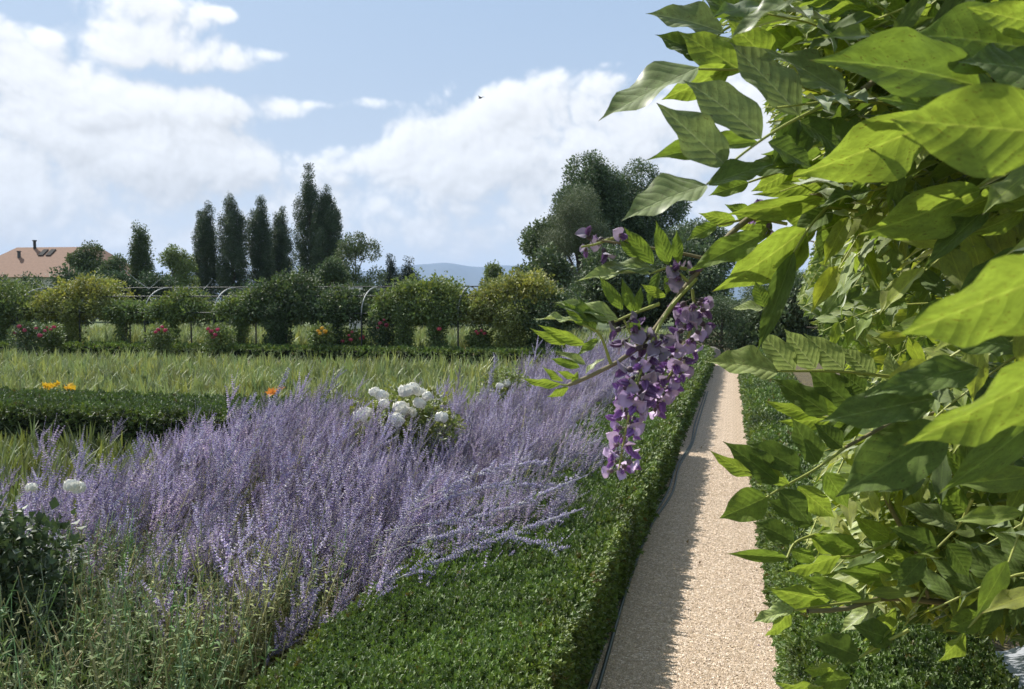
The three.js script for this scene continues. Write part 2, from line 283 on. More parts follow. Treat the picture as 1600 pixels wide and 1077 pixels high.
const farTrees = [
  ['broadleaf_tree', 145, 78, 380, 66, round, mMid, 900, 'bushy dark green tree standing in front of the red roof', 21],
  ['broadleaf_tree', 185, 74, 402, 56, round, mDark, 700, 'low dark tree at the right end of the red roof', 22],
  ['broadleaf_tree', 222, 82, 357, 38, plume, mMid, 900, 'narrow pointed tree between the red roof and the poplars', 23],
  ['broadleaf_tree', 274, 80, 386, 66, round, mLight, 800, 'lighter green rounded tree just left of the poplar row', 24],
  ['airy_tree', 556, 84, 364, 82, round, mMid, 620, 'airy round tree with sky showing through, right of the tallest poplar', 25],
  ['broadleaf_tree', 520, 70, 405, 50, round, mDark, 600, 'small dark tree at the foot of the tallest poplars', 26],
  ['fir_tree', 611, 92, 399, 72, cone, mFir, 1100, 'left one of the two small dark firs', 27],
  ['fir_tree', 638, 90, 402, 96, cone, mFir, 1300, 'right one of the two small dark firs, the wider one', 28],
  ['young_tree', 771, 62, 415, 46, round, mLight, 500, 'small light green tree against the blue hills', 29],
];
for (const [nm, px, d, py, wpx, shape, mat, n, lab, seed] of farTrees) { const h = topY(py, d), w = wpx / FOC * d * (shape === round ? 1.05 : 1); tree({ name: nm, label: lab, seed, pos: spot(px, d), h, tr: .2, lobes: shape(h, w, seed), n, mat, cs: shape === cone ? .75 : .9, yellow: .25 }); }
// the dark group beyond the end of the path
const finer = [leafClump(40, .5, .12, .035, 6, .6), leafClump(40, .5, .12, .035, 7, .6)];
for (const [nm, px, d, py, w, mat, n, cl, lab, seed, y0] of [
  ['oak_tree', 915, 66, 240, 7.6, mDark, 2600, null, 'tall dark tree with ragged crown at the back of the big tree group', 31, .35],
  ['oak_tree', 1000, 70, 252, 8.2, mDark, 2400, null, 'dark tree at the back, its crown half hidden by the wisteria', 32, .35],
  ['oak_tree', 1085, 62, 345, 7, mDark, 2200, null, 'dark tree right of the big group, seen through the wisteria leaves', 33, .2],
  ['willow_tree', 905, 54, 296, 5.0, mOlive, 2400, finer, 'grey green fine-leaved tree before the tall dark trees', 34, .12],
  ['broadleaf_tree', 846, 56, 350, 4.2, mMid, 1300, null, 'leafy green tree at the left edge of the big tree group', 35, .12],
  ['broadleaf_tree', 850, 40, 395, 2.6, mMid, 800, null, 'bright leafy shrubby tree low at the left of the big trees', 36, .1],
  ['broadleaf_tree', 960, 46, 390, 5.0, mDark, 1500, null, 'dense dark tree behind the hanging wisteria flowers', 37, .08],
  ['broadleaf_tree', 1060, 44, 380, 5.0, mDark, 1500, null, 'dense dark tree behind the end of the path', 38, .08],
]) { const h = topY(py, d); tree({ name: nm, label: lab, seed, pos: spot(px, d), h, tr: .28, lobes: round(h, w, seed, 16, y0), n, mat, clump: cl, cs: .95, yellow: .12 }); }
// shrubs that close the view under the trees
{
  const r = rng32(41), g = 'shrubs behind the pergola', SHRUB = ['at the left edge of the frame', 'below the left end of the red roof', 'below the middle of the red roof', 'below the right end of the red roof', 'below the narrow pointed tree', 'below the lighter rounded tree left of the poplars', 'below the leftmost poplar', 'below the middle poplars', 'below the tallest poplars', 'below the airy round tree', 'below the two small firs', 'below the highest part of the blue hills', 'beside the small light green tree'].map(w => 'background shrub behind the rose pergola, ' + w);
  for (let i = 0; i < 13; i++) { const px = -30 + i * 66 + r() * 20, d = 46 + r() * 10, h = topY(i < 5 ? 424 + r() * 10 : 448 + r() * 16, d); tree({ name: 'background_shrub', label: SHRUB[i], category: 'shrub', group: g, seed: 400 + i, pos: spot(px, d), h, tr: .07, lobes: round(h, 3.6, 500 + i, 9, .15), n: 420, mat: mBelt, cs: .85, yellow: .1 }); }
}
{
  const c = spot(554, 42), t = thing('stone_pillar', 'pale square stone pillar behind the pergola below the airy round tree', 'pillar', null, [c.x, 0, c.z]);
  mesh('shaft', new THREE.BoxGeometry(.42, 2.3, .42).translate(0, 1.3, 0), matte(.55, .53, .5), t); mesh('base', new THREE.BoxGeometry(.6, .3, .6).translate(0, .15, 0), matte(.5, .48, .45), t); mesh('cap', new THREE.BoxGeometry(.6, .14, .6).translate(0, 2.52, 0), matte(.58, .56, .53), t);
}

// ------------------------------------------------------------------ box hedges
const boxSprig = [51, 52, 53].map(s => { const r = rng32(s), o = []; for (let i = 0; i < 11; i++) { const t = .25 + .75 * i / 10, a = i * 2.4, d = V(Math.cos(a), .75 + r() * .9, Math.sin(a)).normalize(), k = .8 + .4 * r(); o.push(simpleLeaf(.019 * k, .0105 * k, .2, .15).applyMatrix4(new THREE.Matrix4().compose(V(0, .045 * t, 0), dirQuat(d, r() * 6), V(1, 1, 1)))); } return merge(o); });
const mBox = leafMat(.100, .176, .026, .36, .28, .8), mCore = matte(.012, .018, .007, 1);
function hedge(label, x0, x1, z0, z1, h, o = {}) {
  const r = rng32(o.seed || 1), t = thing('box_hedge', label, 'hedge', o.group), bump = (x, y, z) => .030 * fbm(x * 2.3, y * 2.3, z * 2.3, 3) * (o.rough ?? 1);
  const bx = x => (o.bend ? o.bend(x) : 0);
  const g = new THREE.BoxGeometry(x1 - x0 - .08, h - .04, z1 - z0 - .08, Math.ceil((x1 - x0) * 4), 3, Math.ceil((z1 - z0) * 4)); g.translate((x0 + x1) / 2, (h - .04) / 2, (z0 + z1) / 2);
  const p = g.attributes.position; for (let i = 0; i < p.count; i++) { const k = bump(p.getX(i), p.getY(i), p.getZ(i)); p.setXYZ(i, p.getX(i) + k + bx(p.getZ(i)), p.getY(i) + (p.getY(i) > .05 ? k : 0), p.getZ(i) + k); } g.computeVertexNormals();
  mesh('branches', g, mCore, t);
  const ms = [[], [], []], cs = [[], [], []], W = x1 - x0, L = z1 - z0;
  const dens = (x, z) => { const d = Math.max(2.5, Math.hypot(x, z)); return clamp(o.density ?? 1, 0, 9) * clamp(5200 * Math.pow(4 / d, 1.5), 330, 5200); };
  const put = (x, y, z, nx, ny, nz) => {
    const d = Math.max(3, Math.hypot(x, z)), k = clamp(Math.pow(d / 4.5, .62), .9, 2.6), b = bump(x, y, z), j = o.jit ?? .035, p = V(x + nx * b * 1.4 + bx(z) + (r() - .5) * .03, y + ny * (b * 1.4 - .02) + (r() - .5) * .02, z + nz * b * 1.4 + (r() - .5) * .03).addScaledVector(V(nx, ny, nz), (r() - .75) * j * k);
    const dir = V(nx + (r() - .5) * 1.3, ny + .25 + (r() - .5) * 1.1, nz + (r() - .5) * 1.3), q = Math.floor(r() * 3);
    ms[q].push(new THREE.Matrix4().compose(p, dirQuat(dir, r() * 6.28), V(k, k, k).multiplyScalar(.8 + .5 * r()))); const pn = .95 + .9 * fbm(x * 1.3, 4, z * 1.3, 4), ed = Math.min(x1 - x, x - x0, z1 - z) < .12 && y > h - .12, c = r() < .015 ? lin(1.5, .7, .6) : tint(r, .32, ed ? .75 : .3); cs[q].push(c.multiplyScalar(pn * (o.tone ?? 1)));
  };
  const step = .5;
  for (let z = z0; z < z1; z += step) for (let x = x0; x < x1; x += step) { const w = Math.min(step, x1 - x), l = Math.min(step, z1 - z), n = Math.round(dens(x + w / 2, z + l / 2) * w * l); for (let i = 0; i < n; i++) { const X = x + r() * w, Z = z + r() * l, e = Math.min(X - x0, x1 - X, Z - z0, z1 - Z); put(X, h - .045 * Math.pow(clamp(1 - e / .07, 0, 1), 2), Z, 0, 1, 0); } }
  const side = (ax, c, s) => { const a0 = ax ? z0 : x0, a1 = ax ? z1 : x1; for (let a = a0; a < a1; a += step) { const w = Math.min(step, a1 - a), n = Math.round(dens(ax ? c : a, ax ? a : c) * .75 * w * h); for (let i = 0; i < n; i++) { const q = a + r() * w, y = .03 + (h - .03) * r(); ax ? put(c, y, q, s, 0, 0) : put(q, y, c, 0, 0, s); } } };
  if (o.left) side(1, x0, -1); if (o.right) side(1, x1, 1); if (o.near) side(0, z1, 1); if (o.far) side(0, z0, -1);
  ['leaves', 'twigs', 'shoots'].forEach((n, i) => copies(n, boxSprig[i], mBox, ms[i], cs[i], t));
  return t;
}
hedge('wide low box hedge along the left edge of the path, nearest segment beside the sage', -1.74, PL - .06, -10.6, -1.8, .46, { right: 1, left: 0, far: 1, seed: 2 });
hedge('farther box hedge segment left of the path, beyond the gap', -1.75, PL - .08, -25.6, -11.05, .46, { right: 1, near: 1, seed: 3, bend: z => .05 * sstep(-11, -25, z) });
hedge('box hedge along the right edge of the path under the wisteria', PR + .05, 1.05, -25, -1.8, .46, { left: 1, right: 0, seed: 4 });
hedge('broad crosswise box hedge on the left, between the iris bed and the sage', -26, -3.6, -10.75, -9.15, .46, { near: 1, seed: 5, jit: .05, tone: .68 });
hedge('low dark box hedge running along the foot of the rose pergola', -28, -2.2, -24.9, -24.3, .36, { near: 1, seed: 6, density: .8 });

// ------------------------------------------------------------------ iris and day lily beds
const tuft = [61, 62, 63].map(s => { const r = rng32(s), o = []; for (let b = 0; b < 10; b++) { const a = r() * 6.28, h = .34 + .3 * r(), w = .018 + .018 * r(), ln = .1 + .45 * r() * r(), pos = [], idx = [], ox = (r() - .5) * .16, oz = (r() - .5) * .16; for (let i = 0; i <= 5; i++) { const t = i / 5, k = w * (1 - t * t * .95), R = ln * t * t * h * 1.6, y = h * (t - .35 * ln * t * t * t); const cx = Math.cos(a), sz = Math.sin(a); pos.push(ox + cx * R - sz * k, y, oz + sz * R + cx * k, ox + cx * R + sz * k, y, oz + sz * R - cx * k); if (i < 5) { const j = i * 2; idx.push(j, j + 1, j + 2, j + 1, j + 3, j + 2); } } o.push(gm(pos, idx)); } return merge(o); });
const mIris = leafMat(.20, .268, .095, .37, .2, .8);
function bladeBed(name, label, n, x0, x1, z0, z1, seed, o = {}) {
  const r = rng32(seed), ms = [[], [], []], cs = [[], [], []], t = thing(name, label, o.category || 'plants', null); t.userData.kind = 'stuff';
  for (let i = 0; i < n; i++) { const x = lerp(x0, x1, r()), z = lerp(z0, z1, r()); if (o.skip && o.skip(x, z)) continue; const pn = fbm(x * .35, 1, z * .6, 3), q = Math.floor(r() * 3), s = (o.s ?? 1) * (.7 + .5 * r() + .5 * pn); ms[q].push(xf(V(x, -.01, z), (r() - .5) * .3, r() * 6.28, (r() - .5) * .3, V(s, s * (.9 + .3 * r()), s))); const c = tint(r, .42, .45 + .9 * Math.max(0, fbm(x * .5 + 9, 2, z * .9, 3) * 2)); cs[q].push(c); }
  ['blades', 'leaves', 'stalks'].forEach((k, i) => copies(k, tuft[i], o.mat || mIris, ms[i], cs[i], t)); return t;
}
bladeBed('iris_bed', 'large bed of pale green iris blades between the crosswise hedge and the pergola', 6000, -30, -3.2, -20.4, -11.1, 71, { s: .86 });
bladeBed('iris_foliage', 'strap-leaved green plants on the left behind the sage, before the crosswise hedge', 2000, -14, -4.5, -8.3, -3.4, 72, { s: .72, mat: leafMat(.14, .19, .05, .36, .2, .8) });
bladeBed('iris_strip', 'sunlit strip of iris leaves seen under the pergola', 4200, -34, -3, -42, -29.5, 73, { s: 1.0 });
function flowerGeo(n, L, W) { const o = []; for (let i = 0; i < n; i++) { const a = i / n * 6.28; o.push(simpleLeaf(L, W, .2, .35).applyMatrix4(new THREE.Matrix4().compose(V(0, 0, 0), dirQuat(V(Math.cos(a), .8, Math.sin(a))), V(1, 1, 1)))); } return merge(o); }
{
  const lily = flowerGeo(6, .085, .05), mY = leafMat(.75, .5, .03, .3, 0), mO = leafMat(.75, .32, .06, .3, 0), stalk = tube([V(0, 0, 0), V(.02, .3, 0), V(.03, .55, .01)], .005, .004, 5), mS = matte(.1, .15, .04);
  const lilyClump = (label, px, py, y, n, sp, mat, seed) => { const r = rng32(seed), p = groundAt(px, py, y), t = thing('day_lily', label, 'flowers', null, [p.x, 0, p.z]); for (let i = 0; i < n; i++) { const x = (r() - .5) * sp, z = (r() - .5) * .6, h = y - .05 + (r() - .5) * .14; const s = mesh('flower_stalk', stalk, mS, t); s.position.set(x, 0, z); s.scale.y = h / .55; const f = mesh('bloom', lily, mat, t); f.position.set(x + .03, h, z); f.rotation.set((r() - .5) * 1.2 + .5, r() * 6, (r() - .5)); f.scale.setScalar(.9 + .5 * r()); } };
  lilyClump('clump of bright yellow day lilies in the iris bed, far left', 84, 604, .55, 12, .42, mY, 81);
  lilyClump('small orange day lily in the iris bed behind the tall sage spikes', 430, 609, .5, 3, .12, mO, 82);
}

// ------------------------------------------------------------------ rose pergola with climbers
const ZF = -25.4, ZB = -28.0;
const lineX = px => { const d = camDir(px, 470); return d.x / d.z * ZF; };
{
  const t = thing('rose_pergola', 'long tunnel pergola of thin metal hoops and rails crossing the garden', 'pergola'), m = matte(.28, .29, .28, .5), mk = matte(.03, .035, .03, .6);
  const hs = [-25.2, -22.5, -19.8, -17.06, -14.35, -11.65, -8.37, -5.7];
  for (const x of hs) {
    const pts = []; for (let i = 0; i <= 16; i++) { const a = Math.PI * i / 16; pts.push(V(x, 1.46 + .9 * Math.sin(a), (ZF + ZB) / 2 + (ZF - ZB) / 2 * Math.cos(a))); }
    mesh('hoop', tube(pts, .021, .021, 6, 28), m, t);
    for (const z of [ZF, ZB]) mesh('post', new THREE.CylinderGeometry(.028, .03, 1.46, 8).translate(x, .73, z), mk, t);
  }
  for (const [y, z, q] of [[1.46, ZF, mk], [1.46, ZB, mk], [2.34, (ZF + ZB) / 2, mk], [2.02, ZF - .35, mk], [2.02, ZB + .35, mk]]) mesh('rail', new THREE.CylinderGeometry(.02, .02, 19.5, 6).rotateZ(Math.PI / 2).translate(-15.45, y + .03, z), q, t);
  for (const [a, b] of [[[195, 422], [232, 452]], [[232, 452], [262, 424]], [[318, 452], [332, 436]]]) mesh('cane', tube([at(a[0], a[1], 30), at((a[0] + b[0]) / 2, (a[1] + b[1]) / 2 + 1, 30.2), at(b[0], b[1], 30.1)], .012, .012, 4), m, t);
}
const roseClump = [leafClump(20, .21, .085, .058, 91), leafClump(20, .21, .085, .058, 92)];
function climber(label, px, w, top, hw, n, mat, seed, y0 = 1.5, o = {}) {
  const r = rng32(seed), x = lineX(px), t = thing('climbing_rose', label, 'climber', 'climbers on the pergola', [x, 0, ZF]), ms = [[], []], cs = [[], []], st = [];
  for (let i = 0; i < 4; i++) st.push(tube([V((r() - .5) * .2, 0, (r() - .5) * .2), V((r() - .5) * .3, .8, (r() - .5) * .2), V((r() - .5) * .6, 1.6, -.3 * r())], .022, .012, 5));
  mesh('stem', merge(st), barkM, t);
  for (let i = 0; i < n; i++) {
    const k = i / n; let p;
    if (k < .70) { const a = r() * 2 - 1, b = r(), prof = Math.pow(1 - a * a * .9, .75) * (.84 + .5 * noise.noise(a * 3.3 + px, 2, seed) + .3 * noise.noise(a * 9 + px, 5, seed)), yy = lerp(y0 - .05, top, b * prof) + .2 * noise.noise(a * 4 + px, b * 3, seed) + (r() < .05 ? .45 * r() : 0); p = V(a * w * (.9 + .2 * r()), yy, -.1 - 1.7 * r() * r() + .4 * (r() - .3) + (yy > 1.6 ? -.5 * (yy - 1.5) : 0)); }
    else { const a = r() * 6.28, y = r() * 1.7, q = hw * Math.sqrt(r()) * (.7 + .5 * noise.noise(y * 2, seed, px)); p = V(Math.cos(a) * q, y, Math.sin(a) * q * .8); }
    const b = i & 1; ms[b].push(xf(p, r() * 6, r() * 6, r() * 6, k < .70 ? .8 + .7 * r() : .6 + .4 * r())); cs[b].push(tint(r, .32, p.y > 1.7 ? (o.yellow ?? .7) : .2));
  }
  copies('foliage', roseClump[0], mat, ms[0], cs[0], t); copies('leaves', roseClump[1], mat, ms[1], cs[1], t);
}
const mRose = leafMat(.12, .185, .044, .38, .12), mRoseL = leafMat(.20, .25, .055, .42, .12), mRoseD = leafMat(.060, .105, .034, .32, .1);
const climbers = [
  ['leafy climber at the far left end of the pergola, cut by the frame', 0, .95, 2.55, .3, 700, mRose], ['wide yellow-green climber spilling over the pergola roof on the far left', 108, 1.25, 2.75, .42, 1150, mRoseL],
  ['thin climber with a slim dark stem column between the first bare hoops', 190, .4, 1.7, .2, 300, mRose], ['climber on the post with a pink rose beside it, under the bare hoops', 266, .62, 2.05, .3, 560, mRose],
  ['low climber wrapping the rail right of the third bare hoop', 375, .6, 2.15, .22, 420, mRose], ['big dark bushy climber reaching from the ground over the roof below the middle poplars', 432, .95, 2.85, .6, 1500, mRoseD],
  ['dark climber with red rose hips left of the middle hoop', 520, .55, 2.25, .34, 520, mRoseD], ['tall yellow-green climber right of the middle hoop, below the two firs', 632, .8, 2.6, .36, 950, mRose],
  ['climber with upright shoots before the blue hills', 683, .6, 2.6, .34, 720, mRose], ['large light green climber heaped over the right end of the pergola', 800, 1.1, 2.8, .7, 1600, mRoseL], ['dark ivy-like climber at the right end of the pergola beside the sage', 850, .8, 2.0, .75, 1100, mRoseD]];
climbers.forEach(([l, px, w, top, hw, n, mat], i) => climber(l, px, w * 1.28, top, hw, Math.round(n * 1.15), mat, 600 + i));
// rose shrubs under the pergola, with their blooms
function bloomGeo(R, seed) {
  const r = rng32(seed), o = [], n = 22;
  for (let i = 0; i < n; i++) {
    const y = 1 - 1.45 * (i + .5) / n, a = i * 2.4, d = V(Math.cos(a) * Math.sqrt(1 - y * y), y, Math.sin(a) * Math.sqrt(1 - y * y)), k = R * lerp(.62, 1, i / n) * (.9 + .2 * r());
    const g = new THREE.SphereGeometry(k, 6, 3, 0, 6.2832, 0, .62), p = g.attributes.position; for (let q = 0; q < p.count; q++) { const x = p.getX(q), z = p.getZ(q), e = Math.hypot(x, z) / k; p.setY(q, p.getY(q) + R * (.22 * e * e + .08 * Math.sin(Math.atan2(z, x) * 3 + i))); }
    g.translate(0, -R * .08, 0); g.computeVertexNormals(); g.applyMatrix4(new THREE.Matrix4().makeRotationFromQuaternion(dirQuat(d.clone().add(V((r() - .5) * .5, .1, (r() - .5) * .5)), r() * 6))); o.push(g);
  }
  return merge(o);
}
const bloomG = [bloomGeo(.045, 1), bloomGeo(.04, 2)];
function roseShrub(name, label, pos, h, w, n, mat, blooms, bm, seed, o = {}) {
  const r = rng32(seed), t = thing(name, label, 'rose bush', o.group, [pos.x, 0, pos.z]), st = [], ms = [[], []], cs = [[], []];
  for (let i = 0; i < 7; i++) { const a = r() * 6.28, q = w * (.3 + .5 * r()); st.push(tube([V(0, 0, 0), V(Math.cos(a) * q * .4, h * .5, Math.sin(a) * q * .4), V(Math.cos(a) * q, h * (.8 + .2 * r()), Math.sin(a) * q)], .009, .005, 5)); }
  mesh('stem', merge(st), matte(.09, .10, .04), t);
  for (let i = 0; i < n; i++) { const a = r() * 6.28, q = w * Math.sqrt(r()), y = h * lerp(.12, 1, Math.pow(r(), .7)) * (1 - .25 * (q / w) ** 2), b = i & 1; ms[b].push(xf(V(Math.cos(a) * q, y, Math.sin(a) * q), r() * 6, r() * 6, r() * 6, (o.cs ?? 1) * (.7 + .5 * r()))); cs[b].push(tint(r, .3, o.yellow ?? .4)); }
  copies('foliage', (o.cl || roseClump)[0], mat, ms[0], cs[0], t); copies('leaves', (o.cl || roseClump)[1], mat, ms[1], cs[1], t);
  blooms.forEach((p, i) => { const f = mesh('bloom', bloomG[i & 1], bm, t), q = p.clone().sub(V(pos.x, 0, pos.z)); f.position.copy(q); f.rotation.set((r() - .5) * .8, r() * 6, (r() - .5) * .8); f.scale.setScalar((o.bs ?? 1) * (.8 + .5 * r())); });
  return t;
}
const mPink = leafMat(.55, .06, .13, .35, 0), mRed = leafMat(.42, .07, .12, .3, 0), mYel = leafMat(.7, .42, .03, .3, 0), mCoral = leafMat(.65, .10, .13, .3, 0), mWhite = leafMat(.78, .77, .70, .35, 0);
for (const [lab, px, d, h, w, mat, bm, spots, seed] of [
  ['bare-stemmed dusky red rose shrub under the pergola, leftmost', 42, 27.8, 1.2, .55, mRoseD, mRed, [[22, 520], [38, 516], [56, 513], [70, 517], [62, 524], [30, 510]], 701],
  ['shrub with pink roses just right of the leftmost thick climber', 78, 28.6, 1.1, .35, mRose, mPink, [[72, 512], [79, 515], [84, 511]], 702],
  ['rose shrub with one bright magenta cluster on the post of the bare hoops', 250, 27.6, 1.1, .4, mRose, mPink, [[247, 515], [253, 511], [258, 516], [243, 519]], 703],
  ['rose shrub with magenta blooms left of the big dark climber', 338, 27.6, 1.15, .55, mRose, mPink, [[330, 518], [336, 523], [333, 527], [325, 514], [340, 515]], 704],
  ['rose shrub with small yellow blooms right of the big dark climber', 503, 27.2, 1.1, .4, mRose, mYel, [[497, 517], [503, 513], [508, 518], [500, 521]], 705],
  ['low shrub with coral pink blooms right of the yellow one', 548, 28, 1.0, .6, mRose, mCoral, [[535, 533], [548, 531], [550, 519], [563, 529], [567, 527], [545, 524]], 706],
  ['rose shrub with deep red blooms beneath the climber below the firs', 598, 27.5, 1.3, .45, mRoseD, mRed, [[594, 505], [600, 500], [604, 508], [590, 512]], 707],
  ['shrub with salmon pink blooms at the right end of the pergola', 750, 26.9, .95, .4, mRose, mCoral, [[747, 521], [752, 517], [757, 521], [744, 518], [686, 514]], 708]])
  roseShrub('rose_shrub', lab, spot(px, d), h, w * .8, 120, mat, spots.map(([a, b], i) => at(a, b, d - .3 - .1 * (i % 2))), bm, seed, { bs: 1.5 });

// ------------------------------------------------------------------ russian sage
const lav = lin(.335, .29, .465), lavP = lin(.58, .55, .58), stemC = lin(.50, .50, .46);
function spikeInto(list, base, dir, L, r, thick = 1) {
  const n = Math.round(L / .0165), side = V(dir.z, .3, -dir.x).normalize(), up = dir.clone().cross(side).normalize(); side.copy(up).cross(dir).normalize();
  list.push(paint(tube([base, base.clone().addScaledVector(dir, L * .5), base.clone().addScaledVector(dir, L)], .0011, .0006, 3, 2), stemC));
  for (let i = 0; i < n; i++) {
    const t = (i + .5) / n, p = base.clone().addScaledVector(dir, L * (.08 + .92 * t)), m = r() < .12 ? 2 : 4, k = thick * (1.05 - .55 * t) * (.8 + .4 * r());
    for (let j = 0; j < m; j++) { const a = j / m * 6.28 + (i & 1) * .78 + r() * .5, d = side.clone().multiplyScalar(Math.cos(a)).addScaledVector(up, Math.sin(a)).addScaledVector(dir, .55).normalize(); const g = new THREE.OctahedronGeometry(1, 0); g.scale(.0046 * k, .0082 * k, .0046 * k); g.applyMatrix4(new THREE.Matrix4().compose(p.clone().addScaledVector(d, .0074 * k), dirQuat(d), V(1, 1, 1))); list.push(paint(g, r() < .3 ? lavP : lav)); }
  }
}
const plumes = [101, 102, 103, 104].map(s => {
  const r = rng32(s), o = [], L = .30 + .1 * r(); spikeInto(o, V(0, 0, 0), V(0, 1, 0), L, r, 1.15);
  for (let i = 0; i < 7; i++) { const t = .02 + .62 * i / 7, a = i * 1.57 + (r() - .5) * .6, d = V(Math.cos(a) * .48, 1, Math.sin(a) * .48).normalize(); spikeInto(o, V(0, L * t, 0), d, L * (.52 - .40 * t) * (.8 + .4 * r()), r, .95); }
  return mergeGeometries(o);
});
const mSage = new THREE.MeshPhysicalMaterial({ vertexColors: true, roughness: .85, side: THREE.DoubleSide });
const sageStem = [111, 112].map(s => { const r = rng32(s), o = [paint(tube([V(0, 0, 0), V(.02, .35, .01), V(.01, .72, 0)], .0028, .0014, 4, 3), lin(.36, .37, .30))]; for (let i = 0; i < 20; i++) { const y = .06 + .62 * i / 20, a = i * 1.57 + r(), d = V(Math.cos(a), .75, Math.sin(a)), k = (1.1 - .55 * i / 20) * (.7 + .5 * r()); const g = simpleLeaf(.052 * k, .013 * k, .2, .3); g.applyMatrix4(new THREE.Matrix4().compose(V(.02, y, .01), dirQuat(d, r() * 6), V(1, 1, 1))); o.push(paint(g, lin(.135, .165, .085))); } return mergeGeometries(o); });
const mSageLeaf = new THREE.MeshPhysicalMaterial({ vertexColors: true, roughness: .9, transmission: .2, thickness: 0, side: THREE.DoubleSide });
const WIND = V(.38, 0, -.10);
function sage(label, x, z, R, H, n, seed, o = {}) {
  const r = rng32(seed), t = thing('russian_sage', label, 'sage bush', 'russian sage bushes in the bed', [x, 0, z]), pm = [[], [], [], []], pc = [[], [], [], []], sm = [[], []], sc = [[], []];
  for (let i = 0; i < n; i++) {
    const a = r() * 6.28, q = R * Math.sqrt(r()), k = q / R, px = Math.cos(a) * q, pz = Math.sin(a) * q * (o.rz ?? 1), pn = fbm((x + px) * .9, 3, (z + pz) * .9, 3);
    const top = H * (1 - .38 * k * k + .5 * pn) * (.60 + .44 * r()) + (r() < .09 ? .1 + .26 * r() : 0), dir = V(Math.cos(a) * k * .32 + WIND.x * (.7 + .6 * r()), 1, Math.sin(a) * k * .32 + WIND.z).add(V((r() - .5) * .35, 0, (r() - .5) * .35)).normalize();
    const b = Math.floor(r() * 4), s = (o.s ?? 1) * (.75 + .55 * r()), p = V(px - .15, Math.max(.2, top - .3 * s), pz);
    if (r() < (o.bloom ?? 1)) { pm[b].push(new THREE.Matrix4().compose(p, dirQuat(dir, r() * 6.28), V(s, s, s))); const w = r(), kk = .5 + .85 * r(); pc[b].push(lin(kk * (1 + .12 * w), kk, kk * (1.04 - .06 * w))); }
    if (i % 4 !== 3 || o.leafy) { const c = i & 2 ? 1 : 0, hs = (top - .12) / .72 * (.8 + .3 * r()); sm[c].push(new THREE.Matrix4().compose(V(px - .3 * (r() * .6 + .4) * .6, 0, pz), dirQuat(dir.clone().lerp(V(0, 1, 0), .35), r() * 6.28), V(1.15, Math.max(.35, hs), 1.15))); sc[c].push(r() < .12 ? lin(2.2, 1.9, 1.1) : tint(r, .4, .35)); }
  }
  pm.forEach((m, i) => m.length && copies(['flower_spikes', 'flowers', 'blossoms', 'florets'][i], plumes[i], mSage, m, pc[i], t));
  sm.forEach((m, i) => m.length && copies(['stems', 'leaves'][i], sageStem[i], mSageLeaf, m, sc[i], t));
  return t;
}
const sages = [
  ['low leafy green part of the sage at the front left, with few flowers', -3.25, -3.75, .75, .78, 330, { bloom: .12, leafy: 1 }],
  ['front sage bush with pale leafy foliage at its foot, left of the near hedge', -2.12, -4.3, .9, .84, 640, { bloom: .6, leafy: 1 }],
  ['leftmost sage bush, around the single white rose bloom', -3.95, -4.6, .85, .95, 560, { bloom: .85 }],
  ['sage bush leaning over the near hedge with long sprays reaching towards the path', -1.85, -5.3, 1.0, .95, 900, {}],
  ['tallest sage bush, its spikes standing up against the crosswise hedge', -3.5, -6.1, 1.0, 1.24, 860, {}],
  ['sage bush directly in front of the white rose bush', -2.6, -6.4, .85, .80, 640, {}],
  ['sage bush to the left of and behind the white rose bush', -3.9, -7.9, .95, 1.06, 560, {}],
  ['sage bush right of the white rose bush, edging the hedge', -1.85, -7.2, .95, .95, 760, {}],
  ['sage bush between the two white rose bushes', -2.4, -9.6, 1.1, 1.0, 640, {}],
  ['sage bush around the small farther white rose bush', -2.3, -11.8, 1.1, 1.0, 520, { s: 1.1 }],
  ['sage bush behind the hanging wisteria tip', -2.5, -14.2, 1.15, 1.05, 460, { s: 1.2 }],
  ['pale sage bush further along the far hedge', -2.5, -17, 1.25, 1.08, 420, { s: 1.3 }],
  ['last sage bush at the far end of the bed before the dark trees', -2.5, -20.4, 1.4, 1.12, 420, { s: 1.4 }]];
sages.forEach(([l, x, z, R, H, n, o], i) => sage(l, x, z, R, H, Math.round(n * .60), 800 + i, o));
